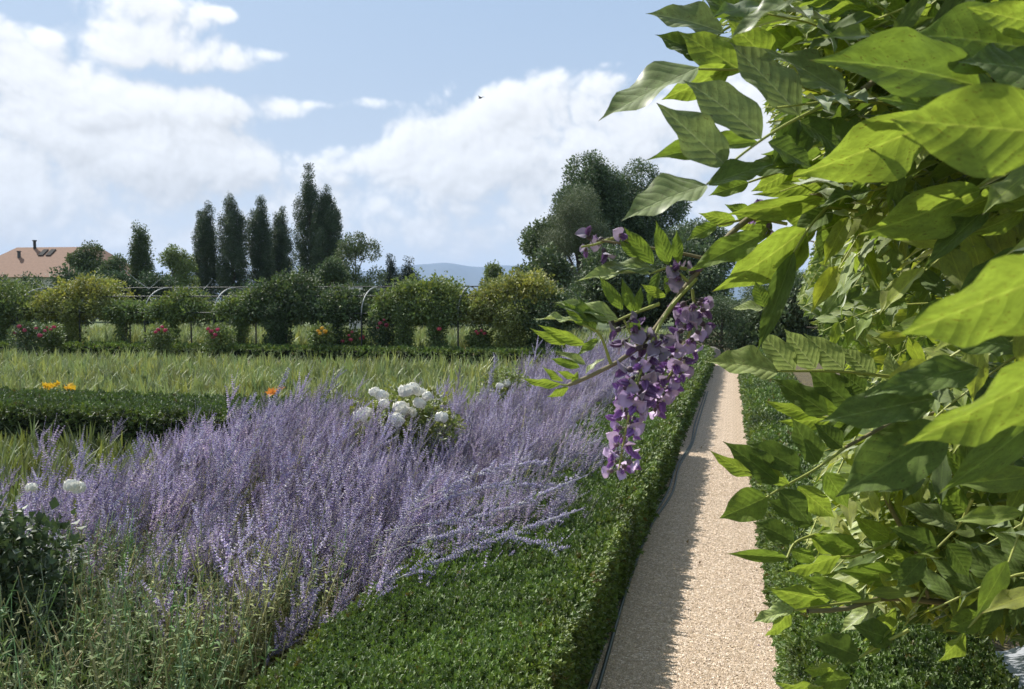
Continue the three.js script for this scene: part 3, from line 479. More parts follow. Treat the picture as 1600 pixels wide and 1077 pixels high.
{ // long single sprays
  const r = rng32(830), t = thing('sage_spray', 'long pale sage sprays arching out over the near hedge', 'sage spray');
  for (const [a, b, c, d] of [[[560, 930, 4.2], [740, 855, 4.5], [908, 797, 5.2]], [[600, 830, 4.6], [770, 800, 4.9], [912, 742, 5.7]], [[580, 870, 4.4], [740, 830, 4.5], [885, 862, 4.5]], [[640, 800, 4.8], [760, 760, 5.2], [868, 760, 5.6]], [[640, 790, 4.8], [760, 735, 5.3], [862, 722, 5.8]], [[330, 800], [360, 700], [400, 615], 5.6], [[350, 860], [385, 720], [452, 575], 5.6], [[500, 985], [600, 850], [690, 730], 4.8], [[690, 700], [760, 610], [775, 555], 9]]) {
    const A = at(a[0], a[1], a[2] ?? d), B = at(b[0], b[1], b[2] ?? d), C = at(c[0], c[1], c[2] ?? d), g = [paint(tube([A, B, C], .0022, .0008, 4, 10), lin(.36, .37, .32))], cv = new THREE.CatmullRomCurve3([A, B, C]);
    for (let i = 0; i < 26; i++) { const u = .18 + .8 * i / 26, p = cv.getPoint(u), tg = cv.getTangent(u), dr = tg.clone().add(V((r() - .5) * 1.2, (i & 1 ? .7 : -.5) * r(), (r() - .5) * 1.2)).normalize(); spikeInto(g, p, dr, (.15 - .11 * u) * (.7 + .5 * r()) + .02, r, 1.1); }
    spikeInto(g, cv.getPoint(.72), C.clone().sub(B).normalize(), C.distanceTo(cv.getPoint(.72)), r, 1); mesh('spray', mergeGeometries(g), mSage, t);
  }
}
// white roses
{
  const mW = leafMat(.17, .23, .055, .4, .25), fine = [leafClump(16, .10, .05, .036, 95), leafClump(16, .10, .05, .036, 96)];
  const P = (l, d) => l.map(([a, b], i) => at(a, b, d + (i % 3 - 1) * .12));
  roseShrub('white_rose_bush', 'white rose bush full of blooms standing in the middle of the sage', spot(622, 7.45), 1.12, .52, 760, mW, P([[633, 610], [645, 607], [657, 613], [667, 619], [600, 630], [597, 618], [562, 651], [570, 645], [640, 645], [690, 652], [627, 637], [575, 660], [620, 655], [655, 630], [585, 612]], 7.02), mWhite, 711, { cl: fine, bs: 1.3, yellow: .6 });
  roseShrub('white_rose_bush', 'small white rose bush farther along the sage, with few blooms', spot(790, 11.4), .98, .32, 240, mW, P([[781, 603], [792, 599], [810, 605], [770, 618], [800, 612]], 11.3), mWhite, 712, { cl: fine, bs: 1.2 });
  roseShrub('white_rose_bush', 'dark leafy rose bush at the left edge of the frame with one white bloom', spot(0, 4.0), .95, .26, 240, leafMat(.06, .10, .032, .28, .3), P([[112, 758], [122, 762], [2, 842], [48, 762]], 3.95), mWhite, 713, { cl: fine, yellow: .2, bs: .8 });
}
// shade plants in the near left corner
{
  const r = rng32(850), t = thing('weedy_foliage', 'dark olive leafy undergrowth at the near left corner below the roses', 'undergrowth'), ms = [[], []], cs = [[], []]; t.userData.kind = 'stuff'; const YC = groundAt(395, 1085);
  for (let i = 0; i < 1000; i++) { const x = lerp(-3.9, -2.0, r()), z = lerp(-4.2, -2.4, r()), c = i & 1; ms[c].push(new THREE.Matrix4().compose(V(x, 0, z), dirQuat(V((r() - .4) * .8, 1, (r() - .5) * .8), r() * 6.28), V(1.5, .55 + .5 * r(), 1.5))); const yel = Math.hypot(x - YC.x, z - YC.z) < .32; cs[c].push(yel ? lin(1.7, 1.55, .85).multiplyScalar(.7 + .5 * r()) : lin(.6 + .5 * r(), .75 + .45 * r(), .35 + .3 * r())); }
  copies('stems', sageStem[0], mSageLeaf, ms[0], cs[0], t); copies('leaves', sageStem[1], mSageLeaf, ms[1], cs[1], t);
}

// ------------------------------------------------------------------ shrub and rocks at the end of the path
{
  const p = spot(1128, 30); tree({ name: 'evergreen_shrub', label: 'dark rounded evergreen shrub closing the end of the path', category: 'shrub', seed: 861, pos: p, h: topY(462, 30), tr: .08, lobes: round(topY(462, 30), 2.6, 861, 14, .12), n: 900, mat: mDark, clump: [leafClump(24, .2, .07, .03, 97), leafClump(24, .2, .07, .03, 98)], cs: 1.1, yellow: .1 });
  tree({ name: 'evergreen_shrub', label: 'dark shrub behind the far wisteria, right of the path end', category: 'shrub', seed: 863, pos: spot(1250, 29), h: topY(440, 29), tr: .08, lobes: round(topY(440, 29), 3.4, 863, 14, .12), n: 900, mat: mDark, cs: .9, yellow: .1 });
  const q = spot(1185, 33); tree({ name: 'evergreen_shrub', label: 'dark shrub at the end of the path, half behind the wisteria', category: 'shrub', seed: 862, pos: q, h: topY(440, 33), tr: .08, lobes: round(topY(440, 33), 3, 862, 14, .12), n: 900, mat: mMid, clump: [leafClump(24, .2, .07, .03, 97), leafClump(24, .2, .07, .03, 98)], cs: 1.1, yellow: .1 });
  for (const [lab, px, py, s, sd] of [['grey weathered boulder at the path end below the dark shrub', 1107, 545, .42, 5], ['smaller grey boulder left of the larger one', 1088, 550, .3, 6]]) { const g = new THREE.IcosahedronGeometry(s, 3), a = g.attributes.position; for (let i = 0; i < a.count; i++) { const v = V(a.getX(i), a.getY(i), a.getZ(i)), k = 1 + .35 * fbm(v.x * 3 + sd, v.y * 3, v.z * 3, 4); v.multiplyScalar(k); a.setXYZ(i, v.x, Math.max(-s * .4, v.y * .75), v.z); } g.computeVertexNormals(); const c = spot(px, 27.2), b = mesh('boulder', g, matte(.16, .14, .12), null); b.position.set(c.x, s * .35, c.z); tag(b, lab, 'boulder'); }
}
// hoses along the foot of the left hedge
{
  const pts = [[905, 1160], [934, 1077], [978, 925], [1016, 824], [1050, 771], [1062, 728], [1082, 694], [1090, 665], [1106, 612]].map(([a, b]) => groundAt(a, b, .02)), m = matte(.035, .05, .04, .45);
  tag(mesh('garden_hose', tube(pts, .011, .011, 8, 120), m), 'dark green garden hose along the hedge foot, the one nearer the path', 'hose', null);
  tag(mesh('garden_hose', tube(pts.map((p, i) => V(p.x - .035 - .012 * Math.sin(i * 1.9), p.y, p.z)), .011, .011, 8, 120), m), 'second dark hose, lying between the first hose and the hedge', 'hose', null);
}
// pale sheet on the soil at the lower right
{
  const c = groundAt(1572, 1056, .12), g = new THREE.PlaneGeometry(.75, .6, 40, 32); g.rotateX(-Math.PI / 2); const p = g.attributes.position;
  for (let i = 0; i < p.count; i++) { const x = p.getX(i), z = p.getZ(i); p.setY(i, .05 + .05 * fbm(x * 3, 1, z * 5, 3) + .05 * Math.sin((x + z * .6) * 11) * .5 - .35 * Math.max(0, Math.hypot(x, z) - .3) * .4); }
  g.computeVertexNormals(); const s = mesh('plastic_sheet', g, new THREE.MeshPhysicalMaterial({ color: lin(.36, .38, .42), roughness: .5, transmission: .2, thickness: 0, side: THREE.DoubleSide })); s.position.set(c.x + .12, .1, c.z); s.rotation.y = .4; tag(s, 'crumpled pale grey plastic sheet on the soil at the bottom right corner', 'plastic sheet');
}
// a bird
{
  const p = at(751, 153, 60), body = new THREE.SphereGeometry(.07, 10, 8).scale(1, .7, 2.2), t = thing('flying_bird', 'tiny dark bird flying before the white cloud', 'bird', null, [p.x, p.y, p.z]), m = matte(.02, .02, .025);
  mesh('body', merge([body, new THREE.SphereGeometry(.05, 8, 6).translate(0, .03, -.17), new THREE.ConeGeometry(.02, .06, 6).rotateX(-Math.PI / 2).translate(0, .03, -.24), gm([-.02, 0, .12, .02, 0, .12, .06, 0, .3, -.06, 0, .3], [0, 1, 2, 0, 2, 3])]), m, t);
  for (const s of [-1, 1]) mesh('wing', gm([0, .02, -.08, 0, .02, .09, s * .2, .12, .04, s * .2, .13, -.06, s * .38, .06, .06], [0, 1, 2, 0, 2, 3, 3, 2, 4]), m, t); t.rotation.y = .9;
}
//@@WISTERIA
// ------------------------------------------------------------------ wisteria on the right
const veinH = (u, v) => {                                        // relief of a leaf blade: midrib and arching side veins, puffed between
  const x = Math.abs(u - .5) * 2, s = u < .5 ? 0 : .5, q = (v * .98 - .24 * Math.pow(x, 1.25)) * 8 + s, f = Math.abs(q - Math.round(q)) * 2;
  const mid = Math.max(0, 1 - x * 17), side = Math.max(0, 1 - f * 8) * (1 - x * .55) * sstep(.0, .06, v), q2 = (v + .5 * x) * 46, f2 = Math.abs(q2 - Math.round(q2)) * 2;
  return { mid, side, puff: sstep(0, .8, f), fine: Math.max(0, 1 - f2 * 3) };
};
const leafCol = tex(256, 512, (u, v) => { const h = veinH(u, v), sp = sstep(.5, .62, tileNoise(u, v, 46, 12) + .25 * tileNoise(u, v, 9, 4)), tip = sstep(.955, 1, v), n = .07 * tileNoise(u, v, 30, 3) + .12 * tileNoise(u, v, 7, 5), k = (.82 + n + .05 * h.side + .18 * h.mid - .012 * h.fine) * (1 - .35 * sp); return [lerp(k + .06 * h.mid + .12 * sp, .62, tip * .7), lerp(k, .42, tip * .7), k - .03 + .16 * h.mid - .1 * tip]; }, true);
const leafBmp = tex(256, 512, (u, v) => { const h = veinH(u, v), k = .35 + .5 * h.puff - .35 * h.mid - .25 * h.side + .05 * tileNoise(u, v, 60, 2); return [k, k, k]; });
const wMat = (r, g, b, t, coat, bs = .0006, cr = .38) => new THREE.MeshPhysicalMaterial({ color: lin(r, g, b), map: leafCol, bumpMap: leafBmp, bumpScale: bs, roughness: .95, specularIntensity: .4, transmission: t, thickness: 0, clearcoat: coat, clearcoatRoughness: cr, side: THREE.DoubleSide });
const LM = { Y: wMat(.36, .49, .055, .60, .15), G: wMat(.25, .37, .045, .55, .14), U: wMat(.25, .33, .105, .40, .34, .0011, .36), D: wMat(.155, .24, .040, .46, .08), R: wMat(.42, .53, .16, .42, .3, .0011) };  // light is in the leaf colours: Y bright as if backlit, D dark as if shaded
const LF = Object.fromEntries([['Y', [.43, .56, .055], .62], ['G', [.26, .40, .042], .57], ['D', [.15, .26, .032], .50]].map(([k, c, t]) => [k, new THREE.MeshPhysicalMaterial({ color: lin(...c), map: leafCol, roughness: .95, transmission: t, thickness: 0, clearcoat: .10, clearcoatRoughness: .38, side: THREE.DoubleSide })]));  // body leaves: painted backlit (Y), middle (G) and shaded (D) tones
const mStalk = new THREE.MeshPhysicalMaterial({ color: lin(.30, .33, .07), roughness: .6 }), mTwig = matte(.20, .17, .085, .8);
function leafBlade(seed, nu = 12, nv = 6) {
  const r = rng32(seed), p = [], uv = [], idx = [], bend = .02 + .22 * r(), fold = .10 + .26 * r(), rip = .03 + .05 * r(), rf = 9 + 8 * r(), ph = r() * 6, tw = (r() - .5) * .5, sk = (r() - .5) * .12;
  const pk = .34 + .1 * r(), prof = t => { if (t < pk) return .5 * Math.pow(Math.sin(Math.PI / 2 * t / pk), .72); const u = (t - pk) / (1 - pk); return .5 * (1 - Math.pow(u, 1.75)) * (1 - .6 * sstep(.5, .93, u)) + (u < .99 ? .005 : 0); };
  for (let i = 0; i <= nu; i++) for (let j = 0; j <= nv; j++) {
    const t = Math.pow(i / nu, 1.0), s = j / nv * 2 - 1, w = prof(t), x = s * w, a = tw * t;
    let z = fold * Math.abs(x) * .75 - bend * t * t - .05 * Math.abs(s) ** 3 * w + rip * Math.sin(t * rf + ph + (s > 0 ? 1.7 : 0)) * s * s * Math.sin(Math.PI * t);
    z += x * Math.sin(a) * .5; p.push(x + sk * Math.sin(Math.PI * t) * .5, t, z); uv.push(s * .5 * Math.min(1, w * 2 + .15) + .5, t);
  }
  for (let i = 0; i < nu; i++) for (let j = 0; j < nv; j++) { const a = i * (nv + 1) + j, b = a + nv + 1; idx.push(a, a + 1, b, a + 1, b + 1, b); }
  return gm(p, idx, null, uv);
}
const blades = Array.from({ length: 9 }, (_, i) => leafBlade(900 + i, 14, 6)), bladesLo = Array.from({ length: 5 }, (_, i) => leafBlade(950 + i, 7, 4));
const wist = thing('wisteria', 'large green wisteria overhanging the path from the right, with drooping purple flower clusters', 'wisteria');
function stalkTube(pts, r0, r1, m, parent, name = 'leaf_stalk') { return mesh(name, tube(pts, r0, r1, 6, pts.length * 3), m, parent); }
const rw = rng32(1234);
let singles = 0;
function leaflet(parent, a, b, w, n, cls, k) { const m = new THREE.Mesh(blades[k ?? Math.floor(rw() * 9)], LM[cls]); m.name = 'leaflet'; m.castShadow = m.receiveShadow = true; m.matrixAutoUpdate = false; m.matrix.copy(frameMat(a, b, n, w, null, a.distanceTo(b))); m.matrix.decompose(m.position, m.quaternion, m.scale); m.matrixAutoUpdate = true; parent.add(m); singles++; return m; }
const HINT = { Y: [.35, -.38, 1], G: [-.05, .25, .9], U: [-.32, .72, .66], D: [.05, .6, .75], R: [-.48, .72, .5] };
function shownLeaf(rach, leaflets) {
  const g = new THREE.Group(); g.name = 'leaf'; wist.add(g);
  const d = rach[0][2], pts = rach.map(([x, y, z]) => at(x, y, z));
  stalkTube(pts, .0022 * Math.max(.8, d), .0012 * Math.max(.8, d), mStalk, g);
  const near = (x, y) => { let best = null, bd = 1e9; for (let i = 0; i < rach.length - 1; i++) for (let k = 0; k <= 12; k++) { const t = k / 12, X = lerp(rach[i][0], rach[i + 1][0], t), Y = lerp(rach[i][1], rach[i + 1][1], t), q = Math.hypot(X - x, Y - y); if (q < bd) { bd = q; best = lerp(rach[i][2], rach[i + 1][2], t); } } return best; };
  for (const [bx, by, tx, ty, W, cls, dd = 0] of leaflets) {
    const d0 = near(bx, by), L = Math.hypot(tx - bx, ty - by) / FOC * d0, d1 = d0 + (dd || (rw() - .6) * .35 * L), a = at(bx, by, d0), b = at(tx, ty, d1), h = HINT[cls], n = V(h[0] + (rw() - .5) * .25, h[1] + (rw() - .5) * .25, h[2]);
    const y = b.clone().sub(a).normalize(), sx = y.clone().cross(n).normalize(), vw = a.clone().add(b).multiplyScalar(.5).sub(camera.position).normalize(), app = Math.sqrt(Math.max(.05, 1 - sx.dot(vw) ** 2));
    leaflet(g, a, b, W / FOC * (d0 + d1) / 2 * .92 * Math.min(1.4, 1 / app), n, cls);
  }
}
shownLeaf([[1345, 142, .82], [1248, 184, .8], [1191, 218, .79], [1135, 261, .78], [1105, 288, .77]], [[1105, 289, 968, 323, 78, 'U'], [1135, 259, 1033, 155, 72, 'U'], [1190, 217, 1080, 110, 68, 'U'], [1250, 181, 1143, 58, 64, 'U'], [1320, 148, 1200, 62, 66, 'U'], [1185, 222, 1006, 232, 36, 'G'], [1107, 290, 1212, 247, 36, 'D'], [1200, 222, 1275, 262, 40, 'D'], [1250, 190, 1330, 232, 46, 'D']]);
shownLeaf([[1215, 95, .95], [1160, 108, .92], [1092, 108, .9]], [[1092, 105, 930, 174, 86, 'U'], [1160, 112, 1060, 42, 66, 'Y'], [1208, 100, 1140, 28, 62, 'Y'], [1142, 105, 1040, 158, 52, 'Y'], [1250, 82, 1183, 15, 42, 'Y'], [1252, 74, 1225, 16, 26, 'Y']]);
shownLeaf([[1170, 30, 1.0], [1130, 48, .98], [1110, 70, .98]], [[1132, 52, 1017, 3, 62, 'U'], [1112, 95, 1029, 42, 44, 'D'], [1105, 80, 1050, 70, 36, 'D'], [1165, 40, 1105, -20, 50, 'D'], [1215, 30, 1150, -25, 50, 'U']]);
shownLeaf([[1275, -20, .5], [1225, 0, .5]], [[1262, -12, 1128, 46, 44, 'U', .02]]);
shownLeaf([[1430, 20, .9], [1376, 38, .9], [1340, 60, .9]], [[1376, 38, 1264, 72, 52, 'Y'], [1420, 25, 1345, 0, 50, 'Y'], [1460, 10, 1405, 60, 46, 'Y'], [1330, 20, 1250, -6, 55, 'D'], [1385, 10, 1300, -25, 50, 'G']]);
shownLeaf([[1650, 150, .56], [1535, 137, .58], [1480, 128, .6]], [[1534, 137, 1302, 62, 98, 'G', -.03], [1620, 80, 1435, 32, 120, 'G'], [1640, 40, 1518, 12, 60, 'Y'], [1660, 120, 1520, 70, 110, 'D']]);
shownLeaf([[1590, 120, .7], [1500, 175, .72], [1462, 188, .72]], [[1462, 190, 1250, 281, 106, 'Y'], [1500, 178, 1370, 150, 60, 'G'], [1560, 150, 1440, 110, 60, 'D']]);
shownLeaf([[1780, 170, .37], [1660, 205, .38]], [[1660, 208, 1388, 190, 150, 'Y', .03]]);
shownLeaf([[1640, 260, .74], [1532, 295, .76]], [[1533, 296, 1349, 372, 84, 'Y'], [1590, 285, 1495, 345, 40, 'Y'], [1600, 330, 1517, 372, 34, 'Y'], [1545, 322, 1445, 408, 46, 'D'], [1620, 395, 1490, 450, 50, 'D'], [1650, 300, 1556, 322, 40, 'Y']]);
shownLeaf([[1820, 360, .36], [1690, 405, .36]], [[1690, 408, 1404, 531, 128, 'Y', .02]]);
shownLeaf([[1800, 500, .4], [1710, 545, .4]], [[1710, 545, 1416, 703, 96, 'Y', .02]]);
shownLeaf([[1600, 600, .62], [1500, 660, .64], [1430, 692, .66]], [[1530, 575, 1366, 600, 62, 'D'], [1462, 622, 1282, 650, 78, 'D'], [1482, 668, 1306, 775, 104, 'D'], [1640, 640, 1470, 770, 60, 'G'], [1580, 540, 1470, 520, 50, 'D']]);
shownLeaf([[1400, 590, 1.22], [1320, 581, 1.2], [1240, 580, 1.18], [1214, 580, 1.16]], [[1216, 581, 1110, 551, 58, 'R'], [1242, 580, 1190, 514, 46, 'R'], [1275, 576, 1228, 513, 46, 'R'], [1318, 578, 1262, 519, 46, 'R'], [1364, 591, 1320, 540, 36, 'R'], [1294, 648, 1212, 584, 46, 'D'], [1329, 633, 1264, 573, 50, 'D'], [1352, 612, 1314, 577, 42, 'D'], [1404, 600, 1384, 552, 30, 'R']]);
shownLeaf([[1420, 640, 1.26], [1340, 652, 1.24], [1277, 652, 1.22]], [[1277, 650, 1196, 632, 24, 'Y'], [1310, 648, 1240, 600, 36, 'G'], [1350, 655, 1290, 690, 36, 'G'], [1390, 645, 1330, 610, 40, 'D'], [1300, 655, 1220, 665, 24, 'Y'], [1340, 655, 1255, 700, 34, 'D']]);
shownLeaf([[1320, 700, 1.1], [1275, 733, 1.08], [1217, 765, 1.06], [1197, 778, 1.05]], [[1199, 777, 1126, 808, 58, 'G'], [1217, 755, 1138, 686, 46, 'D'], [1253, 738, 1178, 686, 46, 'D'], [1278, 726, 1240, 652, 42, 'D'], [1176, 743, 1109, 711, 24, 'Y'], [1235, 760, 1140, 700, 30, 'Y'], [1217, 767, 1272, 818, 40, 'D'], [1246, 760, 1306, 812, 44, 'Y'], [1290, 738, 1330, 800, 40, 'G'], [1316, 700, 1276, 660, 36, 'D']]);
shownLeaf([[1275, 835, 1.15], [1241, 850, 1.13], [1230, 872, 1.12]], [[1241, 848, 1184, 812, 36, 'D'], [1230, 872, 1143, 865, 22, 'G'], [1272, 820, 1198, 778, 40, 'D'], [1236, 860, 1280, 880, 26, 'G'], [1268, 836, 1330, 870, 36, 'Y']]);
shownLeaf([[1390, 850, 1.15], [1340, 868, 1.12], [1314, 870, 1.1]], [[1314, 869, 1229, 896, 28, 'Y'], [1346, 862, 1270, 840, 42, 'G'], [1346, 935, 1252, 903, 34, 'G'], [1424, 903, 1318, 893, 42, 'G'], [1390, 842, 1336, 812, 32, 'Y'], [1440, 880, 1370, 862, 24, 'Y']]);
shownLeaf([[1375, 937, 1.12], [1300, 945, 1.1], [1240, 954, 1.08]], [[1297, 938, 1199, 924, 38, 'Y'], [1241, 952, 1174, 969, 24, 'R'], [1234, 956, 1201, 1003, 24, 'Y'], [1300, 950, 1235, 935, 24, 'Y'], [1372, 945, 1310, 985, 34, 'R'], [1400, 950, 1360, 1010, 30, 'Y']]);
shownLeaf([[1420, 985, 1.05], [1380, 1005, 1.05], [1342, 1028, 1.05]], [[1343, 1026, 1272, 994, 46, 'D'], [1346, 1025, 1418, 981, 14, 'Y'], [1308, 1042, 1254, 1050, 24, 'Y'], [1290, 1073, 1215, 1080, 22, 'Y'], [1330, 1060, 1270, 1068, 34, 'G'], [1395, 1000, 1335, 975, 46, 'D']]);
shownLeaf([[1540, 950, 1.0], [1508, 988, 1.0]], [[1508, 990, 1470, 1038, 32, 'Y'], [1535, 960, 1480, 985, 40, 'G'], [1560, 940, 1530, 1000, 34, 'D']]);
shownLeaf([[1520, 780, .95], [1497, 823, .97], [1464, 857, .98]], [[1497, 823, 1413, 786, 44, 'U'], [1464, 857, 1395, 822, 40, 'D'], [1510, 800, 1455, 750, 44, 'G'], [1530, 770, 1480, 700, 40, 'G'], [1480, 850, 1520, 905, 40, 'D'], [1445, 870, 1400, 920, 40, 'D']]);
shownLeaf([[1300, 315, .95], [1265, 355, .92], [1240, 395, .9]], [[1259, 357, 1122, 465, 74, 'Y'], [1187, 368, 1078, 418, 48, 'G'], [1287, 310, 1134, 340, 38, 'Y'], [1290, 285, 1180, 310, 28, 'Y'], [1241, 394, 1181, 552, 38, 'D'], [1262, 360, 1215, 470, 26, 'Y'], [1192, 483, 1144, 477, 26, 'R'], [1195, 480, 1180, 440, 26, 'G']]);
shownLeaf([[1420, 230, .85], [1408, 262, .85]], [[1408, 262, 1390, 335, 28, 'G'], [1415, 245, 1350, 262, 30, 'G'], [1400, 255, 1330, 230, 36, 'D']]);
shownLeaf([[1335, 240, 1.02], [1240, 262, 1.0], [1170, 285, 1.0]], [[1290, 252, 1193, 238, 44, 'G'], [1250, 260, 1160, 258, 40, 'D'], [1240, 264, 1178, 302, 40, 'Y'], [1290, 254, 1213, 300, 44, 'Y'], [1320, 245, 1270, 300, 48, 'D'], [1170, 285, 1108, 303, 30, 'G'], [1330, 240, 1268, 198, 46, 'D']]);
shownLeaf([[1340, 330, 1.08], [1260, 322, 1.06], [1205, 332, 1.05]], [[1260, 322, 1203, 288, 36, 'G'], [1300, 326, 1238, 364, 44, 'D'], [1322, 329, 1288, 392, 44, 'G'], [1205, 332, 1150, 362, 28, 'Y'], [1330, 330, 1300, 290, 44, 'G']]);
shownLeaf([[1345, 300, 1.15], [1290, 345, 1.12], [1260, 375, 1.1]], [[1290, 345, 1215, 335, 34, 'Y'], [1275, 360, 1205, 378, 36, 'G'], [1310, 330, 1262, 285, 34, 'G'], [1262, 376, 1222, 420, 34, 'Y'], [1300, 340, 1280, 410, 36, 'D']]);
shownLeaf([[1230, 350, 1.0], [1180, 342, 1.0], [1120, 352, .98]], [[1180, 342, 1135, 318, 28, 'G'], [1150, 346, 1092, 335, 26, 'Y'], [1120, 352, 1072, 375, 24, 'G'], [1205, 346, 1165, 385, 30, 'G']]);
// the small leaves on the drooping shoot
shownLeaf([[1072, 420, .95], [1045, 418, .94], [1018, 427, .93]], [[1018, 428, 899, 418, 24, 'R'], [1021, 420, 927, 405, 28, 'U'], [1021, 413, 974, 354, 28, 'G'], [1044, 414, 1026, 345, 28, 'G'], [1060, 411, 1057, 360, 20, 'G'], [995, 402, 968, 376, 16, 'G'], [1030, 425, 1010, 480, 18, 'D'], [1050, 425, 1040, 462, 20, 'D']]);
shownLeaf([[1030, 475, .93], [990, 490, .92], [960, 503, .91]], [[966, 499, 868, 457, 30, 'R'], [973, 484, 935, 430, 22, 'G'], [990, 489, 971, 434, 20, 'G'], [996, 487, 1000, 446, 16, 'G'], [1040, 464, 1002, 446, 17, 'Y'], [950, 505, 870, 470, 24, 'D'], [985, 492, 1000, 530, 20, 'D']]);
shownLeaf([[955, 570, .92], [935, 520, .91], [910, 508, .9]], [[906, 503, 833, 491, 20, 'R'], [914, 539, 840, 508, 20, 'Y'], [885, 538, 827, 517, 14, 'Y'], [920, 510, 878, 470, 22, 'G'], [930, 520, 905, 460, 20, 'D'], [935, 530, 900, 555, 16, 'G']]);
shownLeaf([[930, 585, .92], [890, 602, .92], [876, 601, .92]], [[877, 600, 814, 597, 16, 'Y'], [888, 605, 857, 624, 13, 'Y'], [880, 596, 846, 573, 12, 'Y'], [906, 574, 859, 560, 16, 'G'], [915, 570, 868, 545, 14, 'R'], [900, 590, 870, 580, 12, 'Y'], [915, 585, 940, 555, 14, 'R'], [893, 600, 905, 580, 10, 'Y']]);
// branches
for (const [pts, r0, r1] of [
  [[[1420, 250, 1.2], [1300, 300, 1.1], [1180, 335, 1.0], [1110, 400, .95], [1072, 448, .94], [1000, 541, .92], [945, 577, .92], [888, 602, .92]], .0062, .0024],
  [[[1105, 405, .95], [1060, 395, .95], [1000, 385, .95], [940, 376, .94]], .002, .0012],
  [[[1560, 945, 1.35], [1490, 943, 1.25], [1375, 936, 1.14], [1320, 952, 1.1], [1262, 955, 1.08]], .006, .003],
  [[[1370, 740, 1.25], [1395, 800, 1.2], [1440, 880, 1.2], [1450, 935, 1.2]], .004, .003],
  [[[1345, 142, .82], [1420, 90, .9], [1500, 40, 1.0], [1620, -30, 1.1]], .003, .005],
  [[[1320, 700, 1.1], [1400, 660, 1.2], [1500, 640, 1.3]], .0025, .004], [[1320, 580, 1.2], [1420, 575, 1.3], [1520, 560, 1.5]] && [[[1400, 590, 1.22], [1460, 600, 1.35], [1540, 590, 1.5]], .0025, .004]
]) stalkTube(pts.map(p => at(...p)), r0, r1, mTwig, wist, 'branch');
// flowers
function petal(L, W, cup, curl, seed) { const p = [], idx = [], n = 5, m = 4, r = rng32(seed); for (let i = 0; i <= n; i++) for (let j = 0; j <= m; j++) { const t = i / n, s = j / m * 2 - 1, w = W * .5 * Math.sqrt(Math.max(0, 1 - (2 * Math.pow(t, .8) - 1) ** 2)) + (i === 0 ? W * .1 : 0); p.push(s * w, t * L, cup * w * s * s - curl * L * t * t + .06 * W * Math.sin(s * 4 + t * 5 + seed)); } for (let i = 0; i < n; i++) for (let j = 0; j < m; j++) { const a = i * (m + 1) + j, b = a + m + 1; idx.push(a, a + 1, b, a + 1, b + 1, b); } return gm(p, idx); }
function flowerShape(seed, open) {
  const o = [], put = (g, rx, ry, rz, c, p = V(0, .007, 0)) => o.push(paint(g.applyMatrix4(xf(p, rx, ry, rz, 1)), c));
  put(petal(.019, .021, .35, .25, seed), -1.0 * open, 0, 0, lin(.64, .47, .70)); put(petal(.007, .008, .2, .2, seed), -1.0 * open + .06, 0, 0, lin(.75, .7, .45), V(0, .007, .0008));
  put(petal(.017, .010, -.5, -.3, seed + 1), .15, .9, .25, lin(.38, .18, .49)); put(petal(.017, .010, -.5, -.3, seed + 2), .15, -.9, -.25, lin(.36, .17, .47)); put(petal(.014, .008, -.8, -.4, seed + 3), .4, 0, 0, lin(.34, .14, .42));
  put(new THREE.SphereGeometry(.0042, 7, 5).scale(1, 1.1, 1), 0, 0, 0, lin(.20, .13, .16), V(0, .004, 0)); put(tube([V(0, -.013, 0), V(.001, -.005, .001), V(0, .003, 0)], .0007, .0009, 4, 3), 0, 0, 0, lin(.24, .20, .13), V(0, 0, 0));
  return mergeGeometries(o);
}
const florets = [flowerShape(1, 1), flowerShape(5, .6), flowerShape(9, 1.25), flowerShape(13, .35)];
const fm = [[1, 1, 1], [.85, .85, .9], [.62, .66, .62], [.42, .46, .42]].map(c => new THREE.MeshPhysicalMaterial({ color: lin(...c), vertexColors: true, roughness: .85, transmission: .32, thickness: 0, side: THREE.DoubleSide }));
function raceme(axis, n, t0, fade, seed, o = {}) {
  const r = rng32(seed), g = new THREE.Group(); g.name = 'flower_cluster'; wist.add(g); const cv = new THREE.CatmullRomCurve3(axis.map(p => at(...p)));
  mesh('flower_stalk', tube(axis.map(p => at(...p)), .0021, .0012, 6, 24), mStalk, g);
  for (let i = 0; i < n; i++) {
    const t = lerp(t0, 1, (i + .5 * r()) / n), p = cv.getPoint(t), tg = cv.getTangent(t), a = i * 2.4 + r() * .8, side = V(1, 0, .2), u = tg.clone().cross(side).normalize(), w = u.clone().cross(tg).normalize();
    const d = u.multiplyScalar(Math.sin(a)).addScaledVector(w, Math.cos(a)).addScaledVector(tg, .15).normalize(), k = (o.s ?? .84) * (.8 + .4 * r()) * lerp(1.05, .8, t);
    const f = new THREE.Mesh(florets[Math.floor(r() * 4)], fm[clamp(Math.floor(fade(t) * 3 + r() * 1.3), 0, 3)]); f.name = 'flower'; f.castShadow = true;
    const dir = d.clone().add(V(0, -.25, 0)).normalize(); f.position.copy(p).addScaledVector(d, .0095 * k); f.quaternion.copy(dirQuat(dir, 0)); const up = V(0, 1, 0).applyQuaternion(new THREE.Quaternion()); f.rotateY(r() * 6.28); f.scale.setScalar(k); g.add(f);
  }
}
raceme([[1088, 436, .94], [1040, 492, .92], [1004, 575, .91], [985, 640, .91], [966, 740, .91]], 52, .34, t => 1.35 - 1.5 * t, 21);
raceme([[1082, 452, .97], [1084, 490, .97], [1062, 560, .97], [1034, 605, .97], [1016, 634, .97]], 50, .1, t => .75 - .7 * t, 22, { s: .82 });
raceme([[1000, 384, .95], [965, 372, .95], [930, 382, .94], [908, 386, .94]], 5, .3, () => .7, 23, { s: .75 });
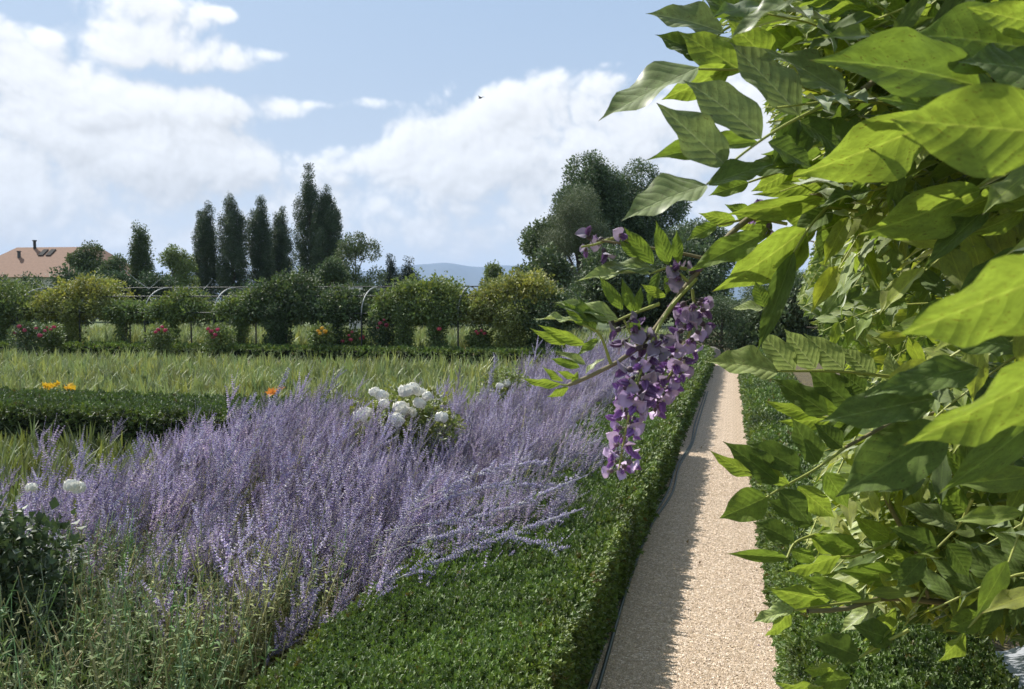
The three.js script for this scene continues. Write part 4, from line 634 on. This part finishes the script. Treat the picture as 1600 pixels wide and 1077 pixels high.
raceme([[1230, 330, 1.0], [1205, 338, 1.0], [1180, 342, 1.0]], 5, .3, () => .1, 24);
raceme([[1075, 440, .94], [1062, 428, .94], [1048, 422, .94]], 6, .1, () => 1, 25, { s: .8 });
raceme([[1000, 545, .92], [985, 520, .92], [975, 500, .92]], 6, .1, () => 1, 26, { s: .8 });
// the body of the plant: compound leaves all along the row
{
  const r = rng32(4321), leafMs = {}, leafCs = {}, stalks = [], big = [], stemUnit = tube([V(0, 0, 0), V(0, .5, .03), V(0, 1, -.02)], .0065, .004, 4, 3);
  for (const c of ['Y', 'G', 'D']) { leafMs[c] = bladesLo.map(() => []); leafCs[c] = bladesLo.map(() => []); }
  const edge = y => { const K = [[-200, 1080], [30, 1095], [100, 1165], [200, 1200], [300, 1215], [345, 1285], [400, 1262], [470, 1240], [520, 1270], [560, 1320], [620, 1310], [680, 1280], [760, 1262], [860, 1245], [930, 1270], [970, 1400], [1005, 1560], [1030, 1680], [1200, 1800]]; for (let i = 1; i < K.length; i++) if (y < K[i][0]) return lerp(K[i - 1][1], K[i][1], clamp((y - K[i - 1][0]) / (K[i][0] - K[i - 1][0]), 0, 1)); return 1700; };
  const ok = p => { const q = project(p); return q.d > .55 && q.x > edge(q.y); };
  function compound(base, dir, nrm, L, lL, cls) {
    const tip = base.clone().addScaledVector(dir, L).add(V(0, -.12 * L, 0)), mid = base.clone().addScaledVector(dir, L * .5).add(V(0, .02 * L, 0)); if (!ok(tip) || !ok(base)) return;
    const y = dir.clone(), z = nrm.clone().addScaledVector(y, -nrm.dot(y)).normalize(), x = y.clone().cross(z), np = 4 + Math.floor(r() * 2), list = [];
    for (let i = 0; i <= np; i++) for (const s of i === np ? [0] : [-1, 1]) {
      const t = i === np ? 1 : .28 + .64 * i / (np - .4), p = base.clone().lerp(mid, t).lerp(mid.clone().lerp(tip, t), t), k = lL * (1 - .25 * Math.abs(t - .65)) * (.8 + .35 * r());
      const d = s ? x.clone().multiplyScalar(s).addScaledVector(y, .55 + .25 * r()).addScaledVector(z, -.1 - .35 * r()).normalize() : y.clone().addScaledVector(z, -.25).normalize(), b = p.clone().addScaledVector(d, k), n = z.clone().addScaledVector(x, (r() - .5) * .8).addScaledVector(y, (r() - .5) * .5);
      if (!ok(b)) continue; list.push([p, b, k * (.30 + .08 * r()), n]);
    }
    if (!list.length) return; const q = project(mid); big.push({ base, mid, tip, list, cls, size: q.x < 1640 && q.y > -30 && q.y < 1090 ? lL / q.d : 0 });
  }
  const face = (y, z) => .36 + .34 * fbm(y * 1.1, z * .8, 2, 3) + .12 * Math.max(0, 1.2 - y);
  for (let i = 0; i < 8200; i++) {
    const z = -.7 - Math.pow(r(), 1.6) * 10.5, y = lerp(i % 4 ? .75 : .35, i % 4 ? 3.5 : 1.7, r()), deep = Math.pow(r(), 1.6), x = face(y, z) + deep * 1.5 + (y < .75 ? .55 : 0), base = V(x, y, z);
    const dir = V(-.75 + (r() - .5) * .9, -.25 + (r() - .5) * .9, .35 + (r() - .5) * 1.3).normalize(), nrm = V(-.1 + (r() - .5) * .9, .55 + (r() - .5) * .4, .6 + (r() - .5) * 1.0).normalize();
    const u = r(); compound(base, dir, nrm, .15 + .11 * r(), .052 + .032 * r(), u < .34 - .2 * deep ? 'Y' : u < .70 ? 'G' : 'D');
  }
  for (let i = 0; i < 1150; i++) {                                // the near shoots that overhang the viewer
    const low = i % 2 === 0, py = low ? 640 + 350 * r() : -120 + 420 * r(), base = at(lerp(edge(py), 1720, Math.pow(r(), .8)), py, low ? 1.2 + 1.0 * r() : .9 + .9 * r());
    const dir = V(-.8 + (r() - .5) * .9, -.15 + (r() - .5) * .9, .3 + (r() - .5) * 1.2).normalize(), nrm = V(-.3 + (r() - .5) * .7, .75, .35 + (r() - .5) * .9).normalize(), u = r();
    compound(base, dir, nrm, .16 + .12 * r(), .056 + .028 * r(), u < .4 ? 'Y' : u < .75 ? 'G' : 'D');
  }
  big.sort((a, b) => b.size - a.size);
  let n = 0;
  for (const c of big) {
    const single = singles + c.list.length <= 296 && c.size > 0 && n % 3 === 0; n++;
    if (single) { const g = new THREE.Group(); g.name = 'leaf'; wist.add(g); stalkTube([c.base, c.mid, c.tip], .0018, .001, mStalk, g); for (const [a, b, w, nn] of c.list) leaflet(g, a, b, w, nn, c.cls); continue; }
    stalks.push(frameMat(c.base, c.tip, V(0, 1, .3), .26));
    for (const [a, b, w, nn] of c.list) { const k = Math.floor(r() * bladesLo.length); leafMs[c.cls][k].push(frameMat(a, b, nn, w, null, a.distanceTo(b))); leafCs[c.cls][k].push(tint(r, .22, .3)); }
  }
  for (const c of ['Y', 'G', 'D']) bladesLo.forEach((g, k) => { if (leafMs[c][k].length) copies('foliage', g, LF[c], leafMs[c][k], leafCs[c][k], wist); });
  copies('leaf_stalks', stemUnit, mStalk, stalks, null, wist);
  // trunk and old wood inside
  const wood = []; for (let i = 0; i < 5; i++) { const z = -1.6 - i * 2.1, x = 1.25 + .2 * r(); wood.push(tube([V(x, -.05, z), V(x - .1 + .2 * r(), .9, z - .1), V(x - .15, 1.9, z + .2), V(x - .4, 2.8, z + .4)], .05, .025, 8)); for (let k = 0; k < 5; k++) { const y = .9 + .45 * k, s = V(x - .1, y, z), e = V(.55 + .4 * r(), y + .2 + .3 * r(), z + (r() - .5) * 2); wood.push(tube([s, s.clone().lerp(e, .5).add(V(0, .12, 0)), e], .014, .006, 6)); } }
  mesh('trunk', merge(wood), barkM, wist);
  console.log('wisteria leaves', big.length, 'single leaflets', singles);
}
renderer.render(scene, camera);
